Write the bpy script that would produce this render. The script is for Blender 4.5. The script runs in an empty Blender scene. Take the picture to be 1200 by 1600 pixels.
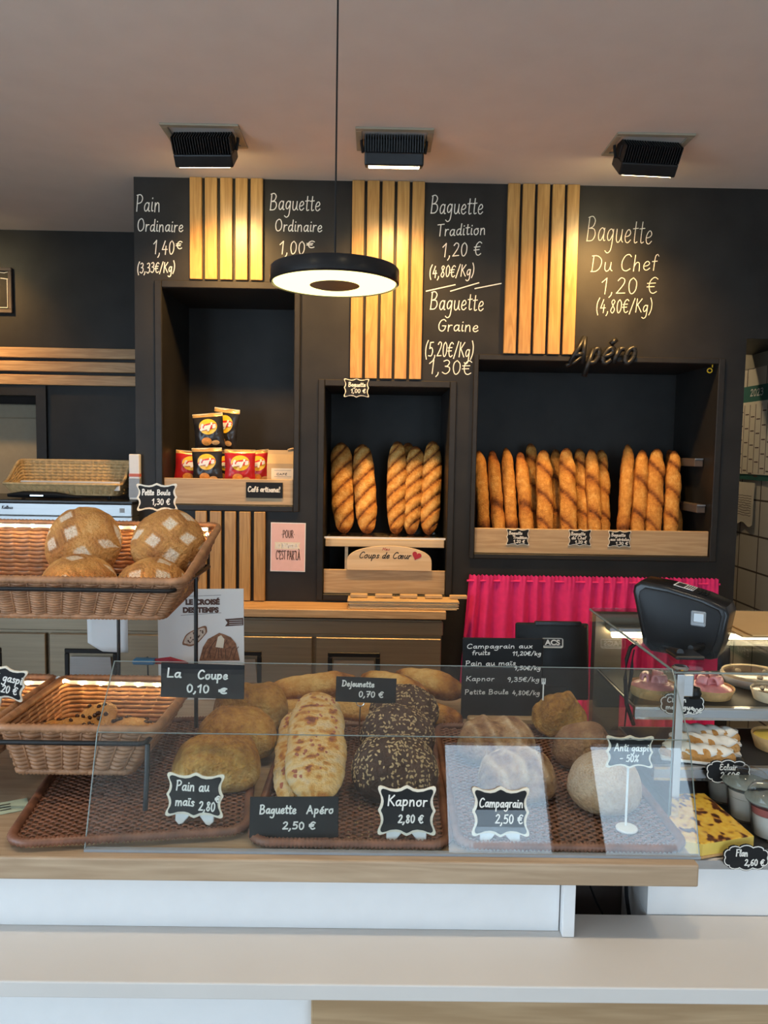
import bpy, bmesh, math, random
from math import sin, cos, pi, radians, sqrt
from mathutils import Vector, Matrix, noise

random.seed(7)
S = bpy.context.scene
COL = S.collection

# ------------------------------------------------------------------ camera
YAW, PIT, ROL, FPX, CAMH = radians(.5), radians(4.45), radians(.95), 1200.0, 1.55
_f = Vector((sin(YAW)*cos(PIT), cos(YAW)*cos(PIT), -sin(PIT)))
_r0 = Vector((cos(YAW), -sin(YAW), 0)); _u0 = _r0.cross(_f)
_r = _r0*cos(ROL) + _u0*sin(ROL); _u = -_r0*sin(ROL) + _u0*cos(ROL)
cam_d = bpy.data.cameras.new('camera'); cam = bpy.data.objects.new('camera', cam_d); COL.objects.link(cam)
cam_d.sensor_fit = 'VERTICAL'; cam_d.sensor_height = 36; cam_d.sensor_width = 27
cam_d.lens = 36*FPX/1600; cam_d.clip_start = .05
M = Matrix.Identity(4)
for i in range(3):
    M[i][0] = _r[i]; M[i][1] = _u[i]; M[i][2] = -_f[i]
M[2][3] = CAMH
cam.matrix_world = M
S.camera = cam

def ray(px, py): return _f*FPX + _r*(px-600) - _u*(py-800)
def P(px, py, Y):            # point of the photograph on the vertical plane y = Y
    d = ray(px, py); return Vector((0, 0, CAMH)) + d*(Y/d.y)
def PZ(px, py, z):           # ... on the horizontal plane z
    d = ray(px, py); return Vector((0, 0, CAMH)) + d*((z-CAMH)/d.z)

# ------------------------------------------------------------------ world, light, exposure
vs = S.view_settings
vs.view_transform = 'Standard'; vs.look = 'None'; vs.gamma = 1; vs.use_curve_mapping = False
vs.exposure = 1.15
S.cycles.use_denoising = True
S.cycles.max_bounces = 10; S.cycles.transparent_max_bounces = 24
S.cycles.sample_clamp_indirect = 6
W = bpy.data.worlds.new('daylight'); S.world = W; W.use_nodes = True
_n = W.node_tree.nodes; _l = W.node_tree.links
bg = _n['Background']; bg.inputs[0].default_value = (.63, .80, 1.0, 1); bg.inputs[1].default_value = 3.0

SPOT_W, SPOT_COL = 44, (1, .55, .17)
DOWN_W, DOWN_COL = 11, (1, .80, .55)
PEND_E, PEND_COL = 1.3, (1, .84, .30)

def light(name, kind, loc, energy, color, **kw):
    d = bpy.data.lights.new(name, kind); d.energy = energy; d.color = color
    for k, v in kw.items(): setattr(d, k, v)
    o = bpy.data.objects.new(name, d); COL.objects.link(o); o.location = loc
    return o
def portal(loc, sx, sy, rot):
    o = light('window_daylight', 'AREA', loc, 1, (1, 1, 1), shape='RECTANGLE', size=sx, size_y=sy)
    o.rotation_euler = rot; o.data.cycles.is_portal = True

# ------------------------------------------------------------------ materials
MATS = {}
def nodes(name):
    m = bpy.data.materials.new(name); m.use_nodes = True
    t = m.node_tree; return m, t.nodes, t.links, t.nodes['Principled BSDF']
def ramp(n, stops):
    r = n.new('ShaderNodeValToRGB'); e = r.color_ramp.elements
    while len(e) > 1: e.remove(e[-1])
    e[0].position = stops[0][0]; e[0].color = (*stops[0][1], 1)
    for p, c in stops[1:]:
        x = e.new(p); x.color = (*c, 1)
    return r
def mat(name, c, rough=.6, metal=0, var=.08, vs_=30, bump=0, bs=120, spec=.5, aniso=None):
    m, n, l, b = nodes(name)
    b.inputs['Roughness'].default_value = rough; b.inputs['Metallic'].default_value = metal
    b.inputs['Specular IOR Level'].default_value = spec
    tc = n.new('ShaderNodeTexCoord')
    src = tc.outputs['Object']
    if aniso:
        mp = n.new('ShaderNodeMapping'); mp.inputs['Scale'].default_value = aniso
        l.new(src, mp.inputs[0]); src = mp.outputs[0]
    nz = n.new('ShaderNodeTexNoise'); nz.inputs['Scale'].default_value = vs_; nz.inputs['Detail'].default_value = 4
    l.new(src, nz.inputs['Vector'])
    r = ramp(n, [(.25, [max(0, x*(1-var)) for x in c]), (.75, [min(1, x*(1+var)) for x in c])])
    l.new(nz.outputs[0], r.inputs[0]); l.new(r.outputs[0], b.inputs['Base Color'])
    if bump:
        nb = n.new('ShaderNodeTexNoise'); nb.inputs['Scale'].default_value = bs; nb.inputs['Detail'].default_value = 5
        l.new(src, nb.inputs['Vector'])
        bp = n.new('ShaderNodeBump'); bp.inputs['Strength'].default_value = bump; bp.inputs['Distance'].default_value = .004
        l.new(nb.outputs[0], bp.inputs['Height']); l.new(bp.outputs[0], b.inputs['Normal'])
    MATS[name] = m; return m
def wood(name, c1, c2, axis='X', sc=1.0, rough=.45, knots=True):
    m, n, l, b = nodes(name); b.inputs['Roughness'].default_value = rough
    tc = n.new('ShaderNodeTexCoord'); mp = n.new('ShaderNodeMapping')
    s = [22*sc]*3; s['XYZ'.index(axis)] = 1.6*sc
    mp.inputs['Scale'].default_value = s
    l.new(tc.outputs['Object'], mp.inputs[0])
    oi = n.new('ShaderNodeObjectInfo')
    va = n.new('ShaderNodeVectorMath'); va.operation = 'ADD'
    sc_ = n.new('ShaderNodeVectorMath'); sc_.operation = 'SCALE'; sc_.inputs[0].default_value = (31, 17, 23)
    l.new(oi.outputs['Random'], sc_.inputs['Scale']); l.new(mp.outputs[0], va.inputs[0]); l.new(sc_.outputs[0], va.inputs[1])
    n1 = n.new('ShaderNodeTexNoise'); n1.inputs['Scale'].default_value = 1; n1.inputs['Detail'].default_value = 3; n1.inputs['Distortion'].default_value = 1.2
    l.new(va.outputs[0], n1.inputs['Vector'])
    mu = n.new('ShaderNodeMath'); mu.operation = 'MULTIPLY'; mu.inputs[1].default_value = 9
    l.new(n1.outputs[0], mu.inputs[0])
    pp = n.new('ShaderNodeMath'); pp.operation = 'PINGPONG'; pp.inputs[1].default_value = 1
    l.new(mu.outputs[0], pp.inputs[0])
    n2 = n.new('ShaderNodeTexNoise'); n2.inputs['Scale'].default_value = 5; n2.inputs['Detail'].default_value = 5
    l.new(va.outputs[0], n2.inputs['Vector'])
    mx = n.new('ShaderNodeMath'); mx.operation = 'MULTIPLY_ADD'; mx.inputs[1].default_value = .45
    l.new(pp.outputs[0], mx.inputs[0]); l.new(n2.outputs[0], mx.inputs[2])
    r = ramp(n, [(.25, c1), (.95, c2)])
    l.new(mx.outputs[0], r.inputs[0]); l.new(r.outputs[0], b.inputs['Base Color'])
    bp = n.new('ShaderNodeBump'); bp.inputs['Strength'].default_value = .12; bp.inputs['Distance'].default_value = .002
    l.new(n2.outputs[0], bp.inputs['Height']); l.new(bp.outputs[0], b.inputs['Normal'])
    MATS[name] = m; return m
def emit(name, c, e):
    m, n, l, b = nodes(name); b.inputs['Base Color'].default_value = (*c, 1)
    b.inputs['Emission Color'].default_value = (*c, 1); b.inputs['Emission Strength'].default_value = e
    MATS[name] = m; return m
def glass(name, tint=(.97, .99, .985), f0=.045, rough=0.0):
    m, n, l, b = nodes(name); n.remove(b)
    out = n['Material Output']
    tr = n.new('ShaderNodeBsdfTransparent'); tr.inputs[0].default_value = (*tint, 1)
    gl = n.new('ShaderNodeBsdfGlossy'); gl.inputs['Roughness'].default_value = rough
    lw = n.new('ShaderNodeLayerWeight'); lw.inputs[0].default_value = .5
    pw = n.new('ShaderNodeMath'); pw.operation = 'POWER'; pw.inputs[1].default_value = 5
    ma = n.new('ShaderNodeMath'); ma.operation = 'MULTIPLY_ADD'; ma.inputs[1].default_value = 1-f0; ma.inputs[2].default_value = f0
    l.new(lw.outputs['Facing'], pw.inputs[0]); l.new(pw.outputs[0], ma.inputs[0])
    mx = n.new('ShaderNodeMixShader'); l.new(ma.outputs[0], mx.inputs[0]); l.new(tr.outputs[0], mx.inputs[1]); l.new(gl.outputs[0], mx.inputs[2])
    l.new(mx.outputs[0], out.inputs[0])
    MATS[name] = m; return m
def bread_mat(name, stops, rough=.6, fl=(.80, .70, .56), ns=48, nam=.42, bump=.9, bs=190, spec=.35):
    """crust: the vertex attribute 'bake' holds how dark the crust is baked (R) and how much flour lies on it (G)"""
    m, n, l, b = nodes(name); b.inputs['Roughness'].default_value = rough; b.inputs['Specular IOR Level'].default_value = spec
    at = n.new('ShaderNodeAttribute'); at.attribute_name = 'bake'
    sp = n.new('ShaderNodeSeparateColor'); l.new(at.outputs['Color'], sp.inputs[0])
    tc = n.new('ShaderNodeTexCoord')
    oi = n.new('ShaderNodeObjectInfo')
    va = n.new('ShaderNodeVectorMath'); va.operation = 'ADD'
    l.new(tc.outputs['Object'], va.inputs[0]); l.new(oi.outputs['Random'], va.inputs[1])
    nz = n.new('ShaderNodeTexNoise'); nz.inputs['Scale'].default_value = ns; nz.inputs['Detail'].default_value = 6; nz.inputs['Roughness'].default_value = .65
    l.new(va.outputs[0], nz.inputs['Vector'])
    ma = n.new('ShaderNodeMath'); ma.operation = 'MULTIPLY_ADD'; ma.inputs[1].default_value = nam*2; ma.inputs[2].default_value = -nam
    l.new(nz.outputs[0], ma.inputs[0])
    ad = n.new('ShaderNodeMath'); ad.operation = 'ADD'; ad.use_clamp = True
    l.new(ma.outputs[0], ad.inputs[0]); l.new(sp.outputs[0], ad.inputs[1])
    r = ramp(n, stops); l.new(ad.outputs[0], r.inputs[0])
    n2 = n.new('ShaderNodeTexNoise'); n2.inputs['Scale'].default_value = bs*2; n2.inputs['Detail'].default_value = 3
    l.new(va.outputs[0], n2.inputs['Vector'])
    m2 = n.new('ShaderNodeMath'); m2.operation = 'MULTIPLY_ADD'; m2.inputs[1].default_value = 1.6; m2.inputs[2].default_value = -.25
    m2.use_clamp = True; l.new(n2.outputs[0], m2.inputs[0])
    m3 = n.new('ShaderNodeMath'); m3.operation = 'MULTIPLY'; m3.use_clamp = True
    l.new(m2.outputs[0], m3.inputs[0]); l.new(sp.outputs[1], m3.inputs[1])
    mx = n.new('ShaderNodeMix'); mx.data_type = 'RGBA'
    l.new(m3.outputs[0], mx.inputs[0]); l.new(r.outputs[0], mx.inputs[6]); mx.inputs[7].default_value = (*fl, 1)
    l.new(mx.outputs[2], b.inputs['Base Color'])
    nb = n.new('ShaderNodeTexNoise'); nb.inputs['Scale'].default_value = bs; nb.inputs['Detail'].default_value = 5
    l.new(va.outputs[0], nb.inputs['Vector'])
    bp = n.new('ShaderNodeBump'); bp.inputs['Strength'].default_value = bump; bp.inputs['Distance'].default_value = .007
    l.new(nb.outputs[0], bp.inputs['Height']); l.new(bp.outputs[0], b.inputs['Normal'])
    MATS[name] = m; return m

OAK1, OAK2 = (.66, .43, .22), (.44, .255, .115)
wood('oak_z', (.56, .33, .11), (.38, .20, .058), 'Z', 1.0, .32); wood('oak_x', OAK1, OAK2, 'X')
wood('oak_pale', (.60, .42, .235), (.45, .29, .145), 'X', .8)
wood('oak_counter', (.52, .38, .25), (.38, .26, .16), 'X', 1.0, .4)
wood('plywood', (.78, .60, .38), (.66, .47, .27), 'X', .6)
wood('oak_kick', (.50, .34, .19), (.37, .235, .12), 'X', .9)
mat('chalkboard', (.019, .0175, .016), .48, var=.35, vs_=6, bump=.05, bs=300, spec=.3)
mat('dark_frame', (.018, .016, .014), .45, var=.2, spec=.35)
mat('black_metal', (.012, .012, .013), .4, .3, var=.2)
mat('black_plastic', (.008, .008, .009), .42, var=.2, spec=.3)
mat('black_satin', (.010, .010, .011), .26, var=.1, spec=.4)
mat('ceiling_paint', (.70, .62, .56), .9, var=.03, vs_=8, bump=.04, bs=300)
mat('white_lacquer', (.80, .79, .78), .35, var=.02)
mat('white_ledge', (.64, .60, .56), .5, var=.03, vs_=5)
mat('wall_white', (.55, .52, .48), .85, var=.04, bump=.05, bs=200)
mat('floor_tile', (.50, .43, .36), .4, var=.15, vs_=6)
mat('steel', (.42, .42, .42), .38, 1, var=.06, vs_=4, aniso=(1, 30, 30))
mat('steel_dark', (.27, .22, .155), .4, .8, var=.12, vs_=3, aniso=(1, 1, 25))
mat('chrome', (.7, .7, .7), .12, 1, var=.02)
mat('chalk', (.78, .76, .70), .9, var=.05, vs_=90)
mat('chalk_soft', (.62, .60, .54), .9, var=.25, vs_=160)
mat('cream_paint', (.80, .72, .58), .6, var=.05)
mat('label_black', (.010, .010, .011), .55, var=.3, vs_=20, spec=.25)
mat('paper_white', (.80, .78, .75), .7, var=.03, vs_=10, bump=.04, bs=60)
mat('paper_pink', (.80, .50, .46), .7, var=.04)
mat('paper_cream', (.80, .70, .54), .7, var=.03)
mat('ink_brown', (.10, .045, .03), .7, var=.1)
mat('ink_black', (.015, .013, .012), .6, var=.1)
mat('ink_red', (.42, .025, .045), .6, var=.1)
mat('kraft', (.52, .36, .19), .75, var=.08, vs_=14, bump=.15, bs=25)
mat('cardboard', (.62, .40, .18), .8, var=.05, vs_=10)
mat('pink_cloth', (.80, .03, .20), .85, var=.08, vs_=40, bump=.1, bs=400)
mat('wicker', (.36, .175, .085), .5, var=.35, vs_=55, spec=.4)
mat('wicker_dark', (.20, .085, .042), .5, var=.35, vs_=55)
mat('wicker_tray', (.20, .084, .048), .42, var=.35, vs_=45)
mat('wicker_straw', (.66, .46, .22), .6, var=.25, vs_=55)
mat('wall_tile_grout', (.12, .10, .08), .8)
mat('bag_black', (.022, .02, .02), .22, var=.3, vs_=25, bump=.25, bs=35)
mat('bag_red', (.42, .016, .022), .22, var=.2, vs_=25, bump=.25, bs=35)
mat('bag_gold', (.62, .40, .16), .25, .35, var=.2, vs_=30, bump=.3, bs=40)
mat('logo_yellow', (.90, .55, .03), .3, var=.12, vs_=40)
mat('logo_red', (.60, .02, .02), .3, var=.05)
mat('logo_white', (.85, .85, .82), .4, var=.02)
mat('crisp_orange', (.72, .30, .05), .5, var=.35, vs_=60)
mat('pink_icing', (.85, .34, .34), .32, var=.22, vs_=38, bump=.2, bs=60)
mat('chocolate', (.055, .022, .014), .25, var=.2)
mat('tart_crust', (.62, .37, .15), .65, var=.2, vs_=80, bump=.3)
mat('pale_crust', (.70, .55, .35), .65, var=.15, vs_=80, bump=.3)
mat('white_icing', (.84, .80, .73), .4, var=.05, vs_=25, bump=.15, bs=40)
mat('cream_white', (.86, .82, .74), .5, var=.04)
mat('jam_pink', (.52, .15, .14), .4, var=.2)
mat('custard', (.84, .62, .13), .4, var=.08)
mat('print_crust', (.27, .12, .06), .7, var=.5, vs_=120)
mat('print_crumb', (.62, .50, .40), .7, var=.3, vs_=160)
mat('ham', (.40, .13, .085), .45, var=.3, vs_=200)
mat('flake', (.46, .32, .16), .7, var=.35, vs_=150)
mat('shelf_mat', (.02, .02, .022), .6, var=.2)
mat('green_board', (.035, .14, .11), .6, var=.06)
mat('blue_plastic', (.05, .22, .42), .4, var=.1)
mat('white_plastic', (.82, .81, .78), .4, var=.03)
mat('grey_plastic', (.28, .30, .32), .35, var=.04)
mat('beige_paint', (.34, .30, .22), .6, var=.05)
mat('slip_green', (.45, .52, .38), .7, var=.12, vs_=30)
mat('brown_panel', (.085, .066, .058), .7, var=.12, vs_=8)
mat('red_tag', (.62, .15, .09), .5, var=.05)
emit('bulb', (1, .68, .28), 42)
emit('lens_glow', (1, .80, .42), 12)
emit('case_tube', (1, .80, .48), 10)
emit('pendant_glow', PEND_COL, PEND_E)
glass('clear_glass'); glass('cup_plastic', (.975, .98, .98), .05, .04)
mat('glass_edge', (.20, .235, .22), .25, var=.05)
# crusts
ST_GOLD = [(0, (.80, .50, .17)), (.26, (.62, .29, .060)), (.52, (.40, .145, .026)), (.8, (.16, .048, .011)), (1, (.055, .017, .006))]
ST_BOULE = [(0, (.76, .50, .23)), (.35, (.60, .29, .080)), (.6, (.42, .18, .05)), (.85, (.20, .07, .022)), (1, (.09, .03, .012))]
ST_DARK = [(0, (.17, .09, .055)), (.5, (.075, .038, .026)), (1, (.028, .014, .010))]
ST_MAIS = [(0, (.72, .50, .20)), (.35, (.58, .32, .075)), (.65, (.42, .19, .035)), (1, (.17, .06, .015))]
ST_FLAT = [(0, (.80, .66, .45)), (.25, (.80, .56, .24)), (.45, (.66, .33, .08)), (.62, (.50, .20, .06)), (.8, (.30, .10, .06)), (1, (.16, .05, .03))]
ST_FLAN = [(0, (.86, .64, .12)), (.35, (.76, .45, .05)), (.55, (.38, .15, .03)), (.75, (.10, .03, .012)), (1, (.05, .015, .008))]
ST_FARM = [(0, (.62, .46, .30)), (.35, (.44, .26, .13)), (.65, (.25, .12, .06)), (1, (.09, .04, .02))]
bread_mat('crust_gold', ST_GOLD); bread_mat('crust_boule', ST_BOULE, nam=.48, ns=26)
bread_mat('crust_dark', ST_DARK, rough=.7, fl=(.5, .38, .26)); bread_mat('crust_mais', ST_MAIS, nam=.70, ns=70, bump=1)
bread_mat('crust_flat', ST_FLAT, nam=.35, ns=70); bread_mat('flan_top', ST_FLAN, rough=.3, nam=.25, ns=110, bump=.15)
bread_mat('crust_farm', ST_FARM, fl=(.72, .62, .52), nam=.5, ns=40)

def tile_mat():
    m, n, l, b = nodes('wall_tile'); b.inputs['Roughness'].default_value = .35
    tc = n.new('ShaderNodeTexCoord'); sp = n.new('ShaderNodeSeparateXYZ'); cb = n.new('ShaderNodeCombineXYZ')
    l.new(tc.outputs['Object'], sp.inputs[0]); l.new(sp.outputs[1], cb.inputs[0]); l.new(sp.outputs[2], cb.inputs[1])
    br = n.new('ShaderNodeTexBrick'); br.offset = 0; br.inputs['Scale'].default_value = 1
    br.inputs['Color1'].default_value = (.62, .55, .43, 1); br.inputs['Color2'].default_value = (.60, .53, .42, 1)
    br.inputs['Mortar'].default_value = (.10, .07, .05, 1); br.inputs['Mortar Size'].default_value = .005
    br.inputs['Brick Width'].default_value = .21; br.inputs['Row Height'].default_value = .19
    l.new(cb.outputs[0], br.inputs['Vector']); l.new(br.outputs['Color'], b.inputs['Base Color'])
    MATS['wall_tile'] = m
tile_mat()

# ------------------------------------------------------------------ mesh builder
class MB:
    def __init__(s): s.v = []; s.f = []; s.c = None
    def add(s, vs_, fs):
        o = len(s.v); s.v += [tuple(v) for v in vs_]; s.f += [tuple(i+o for i in f) for f in fs]; return s
    def box(s, x0, x1, y0, y1, z0, z1, mx=None):
        v = [Vector((x, y, z)) for z in (z0, z1) for y in (y0, y1) for x in (x0, x1)]
        if mx: v = [mx @ p for p in v]
        return s.add(v, [(0, 2, 3, 1), (4, 5, 7, 6), (0, 1, 5, 4), (2, 6, 7, 3), (0, 4, 6, 2), (1, 3, 7, 5)])
    def rbox(s, x0, x1, y0, y1, z0, z1, r=.004, seg=2, mx=None):
        bm = bmesh.new(); bmesh.ops.create_cube(bm, size=1)
        for v in bm.verts: v.co = Vector(((x0+x1)/2+v.co.x*(x1-x0), (y0+y1)/2+v.co.y*(y1-y0), (z0+z1)/2+v.co.z*(z1-z0)))
        bmesh.ops.bevel(bm, geom=bm.edges[:], offset=r, segments=seg, profile=.5, affect='EDGES')
        return s.frombm(bm, mx)
    def frombm(s, bm, mx=None):
        bm.verts.index_update()
        v = [mx @ q.co if mx else q.co.copy() for q in bm.verts]; f = [[q.index for q in g.verts] for g in bm.faces]
        bm.free(); return s.add(v, f)
    def prism(s, pts, y0, y1, r=0, seg=2, mx=None):      # outline in (x, z), counter-clockwise seen from -y, thickness along y
        bm = bmesh.new()
        a = [bm.verts.new((p[0], y0, p[1])) for p in pts]; b = [bm.verts.new((p[0], y1, p[1])) for p in pts]
        k = len(pts); bm.faces.new(a); bm.faces.new(b[::-1])
        for i in range(k): bm.faces.new((a[i], b[i], b[(i+1) % k], a[(i+1) % k]))
        bmesh.ops.recalc_face_normals(bm, faces=bm.faces[:])
        if r:
            bmesh.ops.bevel(bm, geom=[e for e in bm.edges if abs(e.verts[0].co.y-e.verts[1].co.y) < 1e-6], offset=r, segments=seg, profile=.5, affect='EDGES')
        return s.frombm(bm, mx)
    def tube(s, pts, r, n=8, closed=False, rz=None, cap=True):
        pts = [Vector(p) for p in pts]; k = len(pts); o = len(s.v)
        for i, p in enumerate(pts):
            a = pts[i-1] if (i > 0 or closed) else p; b = pts[(i+1) % k] if (i < k-1 or closed) else p
            t = (b-a).normalized() if (b-a).length > 1e-9 else Vector((1, 0, 0))
            up = Vector((0, 0, 1)) if abs(t.z) < .95 else Vector((0, 1, 0))
            x = t.cross(up).normalized(); y = x.cross(t)
            rr = r[i] if isinstance(r, (list, tuple)) else r
            for j in range(n):
                q = 2*pi*j/n
                s.v.append(tuple(p + x*(cos(q)*rr) + y*(sin(q)*(rz or rr))))
        m = k if closed else k-1
        for i in range(m):
            for j in range(n):
                a = o+i*n+j; b = o+i*n+(j+1) % n; c = o+((i+1) % k)*n+(j+1) % n; d = o+((i+1) % k)*n+j
                s.f.append((a, b, c, d))
        if not closed and cap:
            s.f.append(tuple(o+j for j in range(n))[::-1]); s.f.append(tuple(o+(k-1)*n+j for j in range(n)))
        return s
    def lathe(s, prof, n=32, c=(0, 0, 0), wob=None):
        o = len(s.v); k = len(prof)
        for i, (r, z) in enumerate(prof):
            for j in range(n):
                a = 2*pi*j/n; q = r*(1 + (wob(a, i) if wob else 0))
                s.v.append((c[0]+q*cos(a), c[1]+q*sin(a), c[2]+z))
        for i in range(k-1):
            for j in range(n):
                s.f.append((o+i*n+j, o+i*n+(j+1) % n, o+(i+1)*n+(j+1) % n, o+(i+1)*n+j))
        if prof[0][0] > 1e-6: s.f.append(tuple(o+j for j in range(n))[::-1])
        if prof[-1][0] > 1e-6: s.f.append(tuple(o+(k-1)*n+j for j in range(n)))
        return s
    def build(s, name, mname, parent=None, smooth=False, loc=None, rot=None, auto=None):
        me = bpy.data.meshes.new(name); me.from_pydata(s.v, [], s.f); me.update()
        if s.c:
            ca = me.color_attributes.new('bake', 'FLOAT_COLOR', 'POINT')
            for i, c in enumerate(s.c): ca.data[i].color = (c[0], c[1], 0, 1)
        me.materials.append(MATS[mname])
        if smooth or auto:
            for p in me.polygons: p.use_smooth = True
        if auto: me.set_sharp_from_angle(angle=radians(auto))
        o = bpy.data.objects.new(name, me); COL.objects.link(o)
        if parent: o.parent = parent
        if loc is not None: o.location = loc
        if rot is not None: o.rotation_euler = rot
        return o

def tag(o, label=None, cat=None, group=None, kind=None):
    if label: o['label'] = label
    if cat: o['category'] = cat
    if group: o['group'] = group
    if kind: o['kind'] = kind
    return o
def thing(name, label, cat, loc=(0, 0, 0), rot=(0, 0, 0), group=None):
    o = bpy.data.objects.new(name, None); COL.objects.link(o); o.empty_display_size = .05
    o.location = loc; o.rotation_euler = rot
    return tag(o, label, cat, group)
def dup(o, loc=None, rot=None, label=None, group=None, parent=None):
    c = o.copy(); COL.objects.link(c)
    if parent: c.parent = parent
    if loc is not None: c.location = loc
    if rot is not None: c.rotation_euler = rot
    if label: c['label'] = label
    if group: c['group'] = group
    for ch in list(o.children): dup(ch, parent=c)
    return c
def struct(name, mb, m): return tag(mb.build(name, m), kind='structure')

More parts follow.
